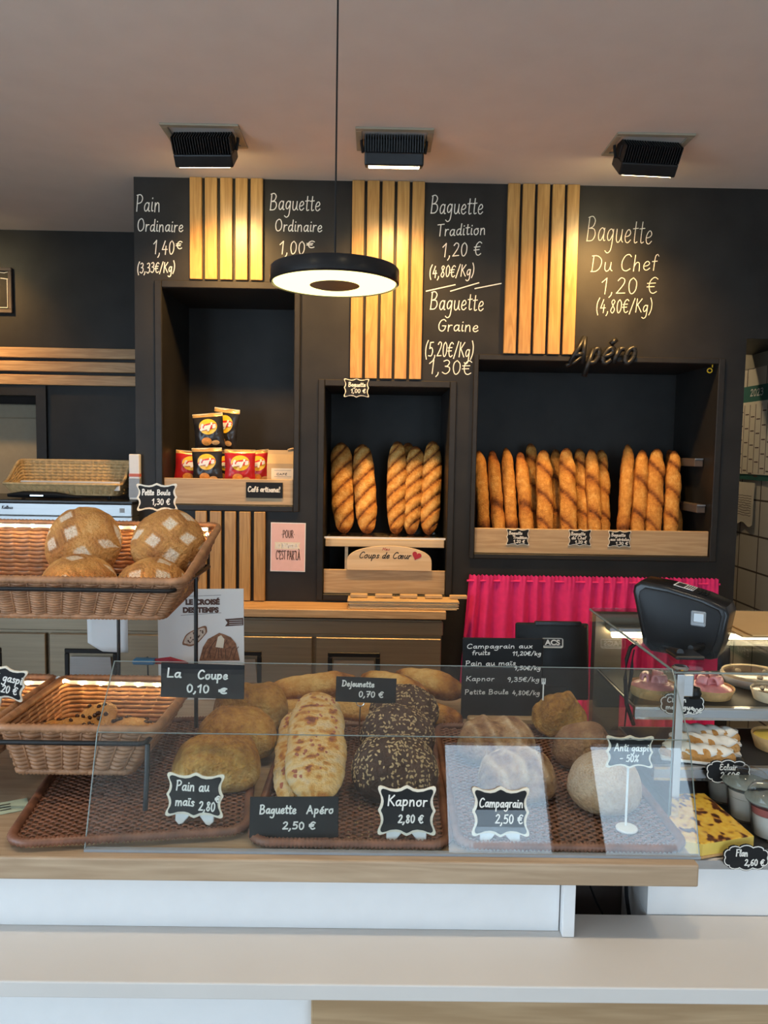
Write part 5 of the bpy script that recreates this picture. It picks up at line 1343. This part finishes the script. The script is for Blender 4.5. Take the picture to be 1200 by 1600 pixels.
mb = MB(); mb.add([(fx(353), -.0006, fz(971)), (fx(382)-.0002, -.0006, fz(969)), (fx(382)-.0002, -.0006, fz(982)), (fx(353), -.0006, fz(984)), (fx(357), -.0006, fz(977.5))], [(0, 4, 3, 2, 1)]); mb.build('printed_banner', 'ink_brown', t)
mb = MB()
for q in (973.5, 977, 980.5): ribbon(mb, [(fx(360), fz(q)), (fx(380), fz(q-.6))], .0010, -.0010)
mb.build('banner_lines', 'paper_white', t)
def blob(pts, y): return MB().add([(x, y, z) for x, z in pts], [tuple(range(len(pts)))])
sl = []
for i in range(30):
    q = 2*pi*i/30; x = 24*cos(q)*(1+.06*sin(5*q)); z = 11*sin(q)*(1+.12*cos(3*q)); r_ = radians(40)
    sl.append((fx(306+x*cos(r_)-z*sin(r_)), fz(1001-(x*sin(r_)+z*cos(r_)))))
blob(sl, -.0006).build('printed_slice', 'print_crust', t)
sl2 = [(fx(306)+(x-fx(306))*.86, fz(1001)+(z-fz(1001))*.82) for x, z in sl]; blob(sl2, -.0009).build('printed_crumb', 'print_crumb', t)
mb = MB(); random.seed(3)
for i in range(22):
    q = random.uniform(0, 6.28); d_ = sqrt(random.random())*.8; x, z = 20*d_*cos(q), 8*d_*sin(q); r_ = radians(40)
    cx_, cz_ = fx(306+x*cos(r_)-z*sin(r_)), fz(1001-(x*sin(r_)+z*cos(r_))); e = random.uniform(.0012, .0028)
    o = len(mb.v); mb.add([(cx_+e*cos(2*pi*k/8)*.7, -.0012, cz_+e*sin(2*pi*k/8)) for k in range(8)], [tuple(range(8))])
mb.build('printed_holes', 'ink_brown', t)
lf = [(fx(x), fz(y)) for x, y in ((312, 1044), (318, 1020), (326, 1006), (336, 1000), (344, 995), (352, 998), (362, 1003), (370, 1014), (376, 1044))]
blob(lf, -.0013).build('printed_loaf', 'print_crust', t)
mb = MB()
for i in range(9):
    x = 318+6*i; ribbon(mb, [(fx(x), fz(1040)), (fx(x+random.uniform(-3, 6)), fz(1024)), (fx(x+8), fz(1008 if 1 < i < 6 else 1020))], .0016, -.0017)
mb.build('printed_shading', 'ink_brown', t)
blob([(fx(x), fz(y)) for x, y in ((338, 1020), (342, 1002), (347, 999), (352, 1006), (350, 1022))], -.0021).build('printed_flour', 'paper_cream', t)
# blue plastic strip before the poster
ty = 1.70; c = P(245, 1032, ty)
t = thing('plastic_sleeve', 'blue and dark red plastic wrapper held on the rack in front of the standing poster', 'wrapper', (c.x, ty, c.z))
MB().rbox(-.052, -.002, -.012, .012, -.008, .004, .003, 1).build('blue_end', 'blue_plastic', t)
MB().tube([(-.004, 0, -.002), (.03, 0, .0), (.07, 0, -.006)], [.006, .009, .004], 8).build('dark_end', 'ink_red', t)
MB().tube([(-.03, .012, 0), (-.03, .03, -.0), (-.03, .04, -(c.z-CT)+.002)], .002, 6).build('holder', 'black_metal', t)
# paper slip on the counter at the left edge
c0, c1, c2 = PZ(-22, 1268, CT+.001), PZ(21, 1245, CT+.001), PZ(0, 1272, CT+.001)
t = thing('paper_slip', 'pale green printed slip lying on the oak counter at the left edge', 'slip', (c0.x, c0.y, CT+.0008), (0, 0, radians(28)))
MB().box(-.04, .062, -.022, .022, 0, .0012).build('sheet', 'slip_green', t)
mb = MB()
for k in range(3): ribbon(mb, [(-.03, -.010+.010*k), (.035, -.010+.010*k)], .003, -.0014)
o = mb.build('print', 'ink_black', t); o.rotation_euler = (-pi/2, 0, 0); o.location.z = .0002

# wicker basket on the slicer
tzz = .839+tz
bx = P(105, 770, 3.62)
kb = 1.55+.0
zl = lambda x, y: tzz+.03; zr_ = lambda x, y: tzz+.075 + sst(.02, .24, y)*(.105) - .03*sst(-.10, -.28, x)*sst(.03, .2, y)
t = basket('straw_basket', 'pale straw wicker basket with a high back on top of the bread slicer', (-.25, .24, .03, .20), (-.285, .262, 0, .24), lambda x, y: .02, lambda x, y: .068+sst(.03, .22, y)*.105, 10, 'wicker_straw', (bx.x, 3.56, tzz), pitch=.03, r=.05, rimr=.007)
MB().rbox(-.2, .26, .02, .028, .04, .082, .002, 1).build('paper_liner', 'paper_white', t)
for x in (-.2, .2): MB().tube([(x, .05, .0), (x, .05, .02)], .01, 8).build('foot', 'black_plastic', t)
c = P(207, 760, 3.52)
t = thing('upright_label', 'white upright tag with a red band at the right end of the bread slicer', 'tag', (c.x-.008, 3.57, tzz))
MB().rbox(-.024, .024, 0, .03, 0, .212, .003, 1).build('tag_body', 'white_plastic', t)
MB().box(-.0243, .0243, -.0012, .03, .108, .122).build('red_band', 'red_tag', t)
MB().box(-.0243, .0243, -.0012, .03, .012, .100).build('grey_print', 'grey_plastic', t)
# ================================================================== PASTRY CASE AT THE RIGHT
VX0, VX1 = .4925, 2.0
DZ = .932
t = thing('pastry_case', 'glass and steel pastry display case at the right end of the counter', 'display case', (0, 0, 0))
MB().box(.4315, VX1, 1.145, 1.72, .8375, .912).build('white_base', 'white_lacquer', t)
MB().box(.4315, VX1, 1.146, 1.72, 0, .837).build('carcass', 'white_lacquer', t)
MB().rbox(.43, VX1, 1.140, 1.72, .9125, DZ-.001, .003, 1).build('steel_deck', 'steel', t)
MB().box(.486, VX1, 1.172, 1.66, DZ-.001, DZ).build('deck_mat', 'shelf_mat', t)
def shelf(z, y0, y1, x0):
    s_ = MB().box(x0, VX1, y0, y0+.012, z-.022, z).box(x0, VX1, y0+.012, y1, z-.006, z-.0015).build('shelf', 'steel', t)
    MB().box(x0+.004, VX1, y0+.013, y1-.004, z-.0013, z+.0004).build('shelf_mat', 'shelf_mat', s_)
    MB().box(x0, VX1, y0-.0015, y0, z-.004, z+.0005).box(x0, VX1, y0-.0015, y0, z-.024, z-.019).build('shelf_trim', 'chrome', s_)
S1, S2 = 1.0755, 1.004
GF, GR, GT = 1.218, 1.722, 1.2055          # front and rear of the glass box, its top
shelf(S1, 1.423, 1.681, .496); shelf(S2, 1.314, 1.514, .496)
MB().box(VX0, VX0+.06, 1.69, 1.718, DZ, GT-.008).box(VX0+.06, VX1, 1.69, 1.718, GT-.04, GT-.008).build('rear_frame', 'steel_dark', t)
MB().box(VX0, VX0+.012, GF+.003, GF+.014, DZ, GT-.008).build('corner_post', 'chrome', t)
MB().box(VX0-.005, VX0-.0005, GF+.004, GR-.004, DZ, GT-.008).build('side_pane', 'clear_glass', t)
MB().box(VX0-.005, VX1, GF, GR, GT-.0075, GT-.0005).build('top_pane', 'clear_glass', t)
g = MB(); g.tube([(VX0-.005, GF, GT-.004), (VX1, GF, GT-.004)], .0016, 6); g.tube([(VX0-.005, GF, GT-.004), (VX0-.005, GR, GT-.004)], .0022, 6)
g.tube([(VX0-.004, GF+.002, DZ), (VX0-.004, GF+.002, GT-.008)], .0012, 6); g.build('polished_edge', 'glass_edge', t)
MB().lathe([(.012, .0), (.014, .003), (.010, .006), (0, .007)], 20, (VX0+.006, GF+.008, GT-.0004)).build('glass_clamp', 'chrome', t)
MB().rbox(VX0+.012, VX0+.034, GF+.017, GF+.04, GT-.05, GT-.012, .002, 1).build('hinge_block', 'steel', t)
MB().tube([(VX0+.03, 1.665, GT-.047), (VX1-.05, 1.665, GT-.047)], .008, 10).build('light_tube', 'case_tube', t)
MB().rbox(VX0+.02, VX1-.03, 1.652, 1.685, GT-.040, GT-.030, .002, 1).build('light_housing', 'steel', t)

def tart(c, r, hh, fill, label, crust='tart_crust', group='tarts on the glass case shelves', paper=False, curls=None, dots=None, name='tart', rz=0):
    t = thing(name, label, 'tart', c, (0, 0, rz), group)
    MB().lathe([(0, 0), (r*.84, 0), (r, hh), (r*.985, hh+.002), (r*.93, hh), (r*.92, hh*.8), (0, hh*.8)], 48, wob=lambda a, i: .012*sin(a*24) if i in (2, 3) else 0).build('pastry_shell', crust, t, auto=50)
    if paper: MB().lathe([(r*.86, -.0005), (r*1.03, hh*.8), (r*1.03, hh*.82), (r*.86, .001)], 60, wob=lambda a, i: .02*sin(a*30)).build('paper_cup', 'paper_white', t, smooth=True)
    g = MB()
    if curls:
        g.lathe([(0, hh*.8+.012), (r*.5, hh*.8+.011), (r*.9, hh*.9), (r*.92, hh*.8)], 40, wob=lambda a, i: .03*sin(a*7+i)); g.build('filling', fill, t, smooth=True)
        for i in range(curls):
            a = 2*pi*i/curls+.5; rr = r*.52; h0 = hh+.010
            m_ = MB(); n_ = 16; w_ = r*.42
            for k in range(n_+1):
                q = pi*1.35*k/n_
                for j in (0, 1, 2, 3):
                    m_.v.append((rr*cos(a)+cos(a)*(-.5+cos(q)*.55)*r*.45*(1-.15*j) - sin(a)*w_*(j/3-.5), rr*sin(a)+sin(a)*(-.5+cos(q)*.55)*r*.45*(1-.15*j) + cos(a)*w_*(j/3-.5), h0+sin(q)*r*.30))
            for k in range(n_):
                for j in range(3): m_.f.append((k*4+j, k*4+j+1, k*4+j+5, k*4+j+4))
            o = m_.build('icing_curl', fill, t, smooth=True); o.modifiers.new('thickness', 'SOLIDIFY').thickness = .004
    else:
        g.lathe([(0, hh*.93), (r*.86, hh*.92), (r*.93, hh*.84)], 40); g.build('filling', fill, t, smooth=True)
    if dots:
        for k in range(dots):
            a = 2*pi*k/dots+.4; q = r*.5
            MB().lathe([(0, .006), (r*.08, .004), (r*.10, 0)], 14).build('nut', 'pale_crust', t, smooth=True, loc=(q*cos(a), q*sin(a), hh*.92))
    return t
def at_z(px, py, z): c = PZ(px, py, z); return Vector((c.x, c.y, z))
Z1 = S1+.001; Z2 = S2+.001
c = at_z(1021, 1098, Z1); c.y = 1.497; c.x = P(1021, 1090, 1.497).x
tart(c, .050, .020, 'pink_icing', 'pink iced tart with rolled icing, left end of the top case shelf', curls=3, rz=.4)
c2 = Vector((P(1108, 1090, 1.49).x, 1.497, Z1))
tart(c2, .050, .018, 'pink_icing', 'pink iced tart right of the glass corner post on the top case shelf', curls=4, rz=1.7)
c3 = Vector((P(1176, 1070, 1.59).x, 1.585, Z1)); tart(c3, .065, .022, 'chocolate', 'large chocolate tart in a white paper cup at the back of the top shelf', 'pale_crust', paper=True, dots=3)
c4 = Vector((P(1208, 1090, 1.475).x, 1.475, Z1)); tart(c4, .042, .020, 'chocolate', 'small chocolate tart cut off by the right edge on the top shelf', 'pale_crust', dots=3)
c5 = Vector((P(1214, 1168, 1.408).x, 1.408, Z2)); tart(c5, .046, .024, 'custard', 'small yellow quiche cut off by the right edge on the middle shelf', 'tart_crust')

# eclairs
def eclair(c, L, rz, ry, label):
    t = thing('eclair', label, 'eclair', c, (0, radians(ry), radians(rz)), 'iced eclairs on the middle case shelf')
    def fn(t_, a, x, y): return .04*noise.noise(Vector((x*30, y*30, c.x*9))), .30, 0
    bread(L, .042, .030, fn, 36, 24, 3.6, int(c.y*100), nz=.003).build('choux', 'crust_boule', t, smooth=True)
    mb = MB(); n_ = 30
    for i in range(n_+1):
        u = -1+2*i/n_; x = u*L/2*.93; e = sqrt(max(0, 1-abs(u)**4))
        for j in range(9):
            v = -1+j/4; mb.v.append((x, v*.019*e*(1+.1*sin(i*1.3)), .0275-.012*v*v*e - (1-e)*.006 + .002*sin(i*.9+j)))
    for i in range(n_):
        for j in range(8): a = i*9+j; mb.f.append((a, a+9, a+10, a+1))
    o = mb.build('white_icing', 'white_icing', t, smooth=True); o.modifiers.new('thickness', 'SOLIDIFY').thickness = .004
    MB().rbox(-L/2*.98, L/2*.98, -.023, .023, -.001, .004, .001, 1).build('paper_strip', 'paper_white', t)
for px, Y, z, L, rz, lab in ((1078, 1.346, Z2, .13, -14, 'white iced eclair at the front of the middle case shelf'), (1086, 1.394, Z2, .13, -14, 'white iced eclair second from the front on the middle shelf'), (1092, 1.444, Z2, .12, -14, 'white iced eclair at the back, against the top shelf edge')):
    eclair(Vector((P(px, 1200, Y).x+.012, Y, z+.0015)), L, rz, 0, lab)

# flan: big wedge
FH = .024; zf = DZ+.001; ft = zf+FH
A, B, C = PZ(1085, 1232, ft), PZ(1181, 1308, ft), PZ(1098, 1318, ft)
A = PZ(1088, 1238, ft)
t = thing('flan_slice', 'large slice of yellow custard flan with burnt brown patches', 'flan', (C.x, C.y, zf), group=None)
tri = [Vector((0, 0)), Vector((B.x-C.x, B.y-C.y+.006)), Vector((A.x-C.x+.014, A.y-C.y)), Vector((A.x-C.x-.045, A.y-C.y-.008)), Vector((-.055, .02))]
mb = MB(); mb.c = []; n_ = 40
def inpoly(x, y):
    return all((tri[(k+1) % 5].x-tri[k].x)*(y-tri[k].y)-(tri[(k+1) % 5].y-tri[k].y)*(x-tri[k].x) >= 0 for k in range(5))
cen = sum(tri, Vector((0, 0)))/5
rings_, seg = 50, 160
def edge_pt(q):
    q = q*5; k = int(q) % 5; u = q-int(q); return tri[k]+(tri[(k+1) % 5]-tri[k])*u
mb.v.append((cen.x, cen.y, FH)); mb.c.append((.1, 0))
for r_ in range(1, rings_+1):
    for s_ in range(seg):
        e = cen+(edge_pt(s_/seg)-cen)*(r_/rings_)
        n1 = noise.noise(Vector((e.x*60, e.y*34, 2))); n2 = noise.noise(Vector((e.x*120, e.y*90, 5)))
        mb.v.append((e.x, e.y, FH-.002*(r_ == rings_)+.0012*n1)); mb.c.append((.28+.30*n2+.5*sst(.12, .5, n1+.5*n2), 0))
for s_ in range(seg): mb.f.append((0, 1+s_, 1+(s_+1) % seg))
for r_ in range(rings_-1):
    for s_ in range(seg): mb.f.append((1+r_*seg+s_, 1+(r_+1)*seg+s_, 1+(r_+1)*seg+(s_+1) % seg, 1+r_*seg+(s_+1) % seg))
mb.build('browned_top', 'flan_top', t, smooth=True)
bd_ = MB(); bd_.add([(p.x, p.y, z) for z in (.004, FH-.0015) for p in tri], [tuple(range(5))[::-1], tuple(range(5, 10))]+[(k, (k+1) % 5, 5+(k+1) % 5, 5+k) for k in range(5)]); bd_.build('custard_body', 'custard', t)
bt_ = MB(); bt_.add([(p.x*1.02, p.y*1.02-.001, z) for z in (0, .0038) for p in tri], [tuple(range(5))[::-1], tuple(range(5, 10))]+[(k, (k+1) % 5, 5+(k+1) % 5, 5+k) for k in range(5)]); bt_.build('pastry_base', 'tart_crust', t)

# dessert cups with domed lids
def cup(c, label, jam=True):
    t = thing('dessert_cup', label, 'dessert cup', c, group='dessert cups with clear lids')
    MB().lathe([(.024, 0), (.026, .001), (.034, .058), (.036, .060), (.0335, .0595), (.0255, .003), (0, .002)], 36).build('cup', 'cup_plastic', t, smooth=True)
    MB().lathe([(0, .0035), (.0245, .0035), (.0300, .040), (0, .041)], 32).build('cream', 'cream_white', t, auto=40)
    MB().lathe([(.0300, .0405), (.0322, .053), (0, .055)], 32).build('topping', 'jam_pink' if jam else 'cream_white', t, auto=40)
    MB().lathe([(.0375, .058), (.0385, .061), (.0370, .064), (.0360, .066), (.0345, .074), (.030, .080), (.022, .084), (.0, .085)], 36).build('domed_lid', 'cup_plastic', t, smooth=True)
    MB().lathe([(.0385, .0605), (.0392, .062), (.0385, .0635)], 36).build('lid_rim', 'glass_edge', t, smooth=True)
cx = lambda px, Y: Vector((P(px, 1270, Y).x, Y, zf))
cup(cx(1164, 1.275), 'dessert cup with a clear domed lid, white cream, behind the one at the right edge', False)
cup(cx(1203, 1.212), 'dessert cup with pink topping under a clear domed lid, at the right edge')
cup(cx(1128, 1.345), 'dessert cup with a clear lid half hidden behind the point of the flan')

# cards in the case
def case_card(px, py, Y, w, h, lines, label, rx=-8, z=None):
    c = P(px, py, Y); t = thing('price_card', label, 'price card', c, (radians(rx), 0, 0))
    MB().prism(outline('cloud', w, h), 0, .002).build('slate', 'label_black', t)
    g = MB(); o = [(x*.95, z_*.92) for x, z_ in outline('cloud', w, h)]
    ribbon(g, o+[o[0]], w*.022, -.0006); g.build('border_line', 'chalk', t)
    m_ = MB()
    for txt, a, b, z_, hh in lines: write(m_, txt, a*w-w/2, b*w-w/2, z_*h-h/2, hh*h, .0019, y=-.0009, step=.000006)
    m_.build('chalk_lettering', 'chalk', t)
    return t
t = case_card(1066, 1100, 1.413, .086, .044, [('Citron', .16, .58, .58, .20), ('meringue', .13, .74, .28, .18), ('2,90€', .60, .92, .14, .18)], 'cloud-shaped black card reading Citron meringue 2,90 € on the top shelf edge')
MB().lathe([(0, .014), (.011, .011), (.014, 0), (.011, -.010), (0, -.012)], 18).build('clip_knob', 'black_plastic', t, smooth=True, loc=(.024, .004, .020))
case_card(1138, 1206, 1.303, .080, .044, [('Eclair', .30, .68, .58, .22), ('2,60€', .32, .74, .26, .22)], 'cloud-shaped black card reading Eclair 2,60 € on the middle shelf edge')
case_card(1166, 1340, 1.134, .072, .042, [('Flan', .27, .52, .56, .24), ('2,60 €', .46, .88, .22, .22)], 'cloud-shaped black card reading Flan 2,60 € at the front of the case', -3)

# cardboard on the glass top
t = thing('cardboard_sheet', 'flat brown cardboard box blank lying on the glass top at the right edge', 'cardboard', (P(1200, 965, 1.56).x, 1.56, 1.2055))
MB().rbox(-.105, .25, -.11, .13, 0, .004, .001, 1).build('sheet', 'cardboard', t)
MB().rbox(-.09, .25, -.12, .11, .0045, .008, .001, 1).build('flap', 'cardboard', t)

# receipt printer / payment terminal on its bracket
ty, TH = 1.40, radians(-34)
o_ = P(1066, 970, ty); tx = Vector((cos(TH), sin(TH), 0)); tn = Vector((sin(TH), -cos(TH), 0))
def pt(px, py):               # point of the front face, local x and z
    d = ray(px, py); q = Vector((0, 0, CAMH)) + d*((o_-Vector((0, 0, CAMH))).dot(tn)/d.dot(tn)) - o_
    return q.dot(tx), q.z
t = thing('customer_terminal', 'large black glossy payment terminal tilted on a bracket above the pastry case', 'payment terminal', o_, (0, 0, TH))
ol = [pt(x, y) for x, y in ((988, 925), (990, 915), (1000, 908), (1042, 916), (1100, 934), (1134, 950), (1139, 962), (1129, 1005), (1119, 1030), (1109, 1032), (1050, 1024), (1016, 1018), (1004, 1006))][::-1]
MB().prism(ol, 0, .085, .007, 3).build('shell', 'black_satin', t, auto=35)
cx_ = sum(x for x, z in ol)/len(ol); cz_ = sum(z for x, z in ol)/len(ol)
MB().prism([(cx_+(x-cx_)*.86, cz_+(z-cz_)*.84) for x, z in ol], -.004, .002, .003, 2).build('side_cover', 'black_plastic', t, auto=35)
p_ = pt(1092, 966)
MB().rbox(p_[0]-.013, p_[0]+.013, -.0065, -.003, p_[1]-.014, p_[1]+.014, .002, 1).build('grey_button', 'grey_plastic', t)
MB().rbox(p_[0]-.009, p_[0]+.011, -.0078, -.006, p_[1]-.007, p_[1]+.011, .0015, 1).build('button_face', 'steel', t)
# sticker on the sloping top
q0, q1 = pt(1042, 916), pt(1100, 934); ang = math.atan2(q1[1]-q0[1], q1[0]-q0[0])
s_ = bpy.data.objects.new('top_label', None); COL.objects.link(s_)
s_.parent = t; s_.location = (q0[0]+.003, .042, q0[1]+.0012); s_.rotation_euler = (0, -ang, 0)
MB().box(.004, .040, -.022, .022, 0, .0006).build('white_label', 'paper_white', s_)
g = MB(); g.box(.007, .022, -.018, .016, .0006, .001); [g.box(.025+.004*k, .027+.004*k, -.018, .016, .0006, .001) for k in range(4)]; g.build('label_print', 'ink_black', s_)
g = MB(); [g.box(.050+.006*k, .053+.006*k, -.022, .022, 0, .0006) for k in range(3)]; g.build('vent_slot', 'black_plastic', s_)
# bracket
loc = lambda v: ((v-o_).dot(tx), -(v-o_).dot(tn), v.z-o_.z)
b0, b1 = pt(1022, 1016), pt(1105, 1022); ft = P(1062, 1040, 1.30); ft.z = 1.214
MB().tube([(b0[0], .03, b0[1]), loc(ft)], .006, 10).build('bracket_arm', 'black_metal', t)
MB().tube([(b1[0], .05, b1[1]+.01), loc(ft+Vector((.03, .03, 0)))], .005, 10).build('bracket_arm', 'black_metal', t)
o = MB().rbox(ft.x-.015, ft.x+.035, ft.y-.02, ft.y+.03, 1.2056, 1.212, .002, 1).build('bracket_plate', 'black_metal', t)
for o in (o, MB().tube([P(996, 1003, 1.44), P(985, 1012, 1.44), P(979, 1030, 1.43), P(977, 1060, 1.42), P(979, 1100, 1.42), P(990, 1132, 1.44)], .004, 8).build('cable', 'black_plastic', t),
          MB().tube([P(991, 1015, 1.43), P(988, 1030, 1.43), P(987, 1050, 1.43), P(981, 1085, 1.43), P(976, 1135, 1.44)], [.0015, .0015, .004, .002, .0015], 8).build('thin_cable', 'black_plastic', t)):
    for v in o.data.vertices: v.co = loc(v.co.copy())
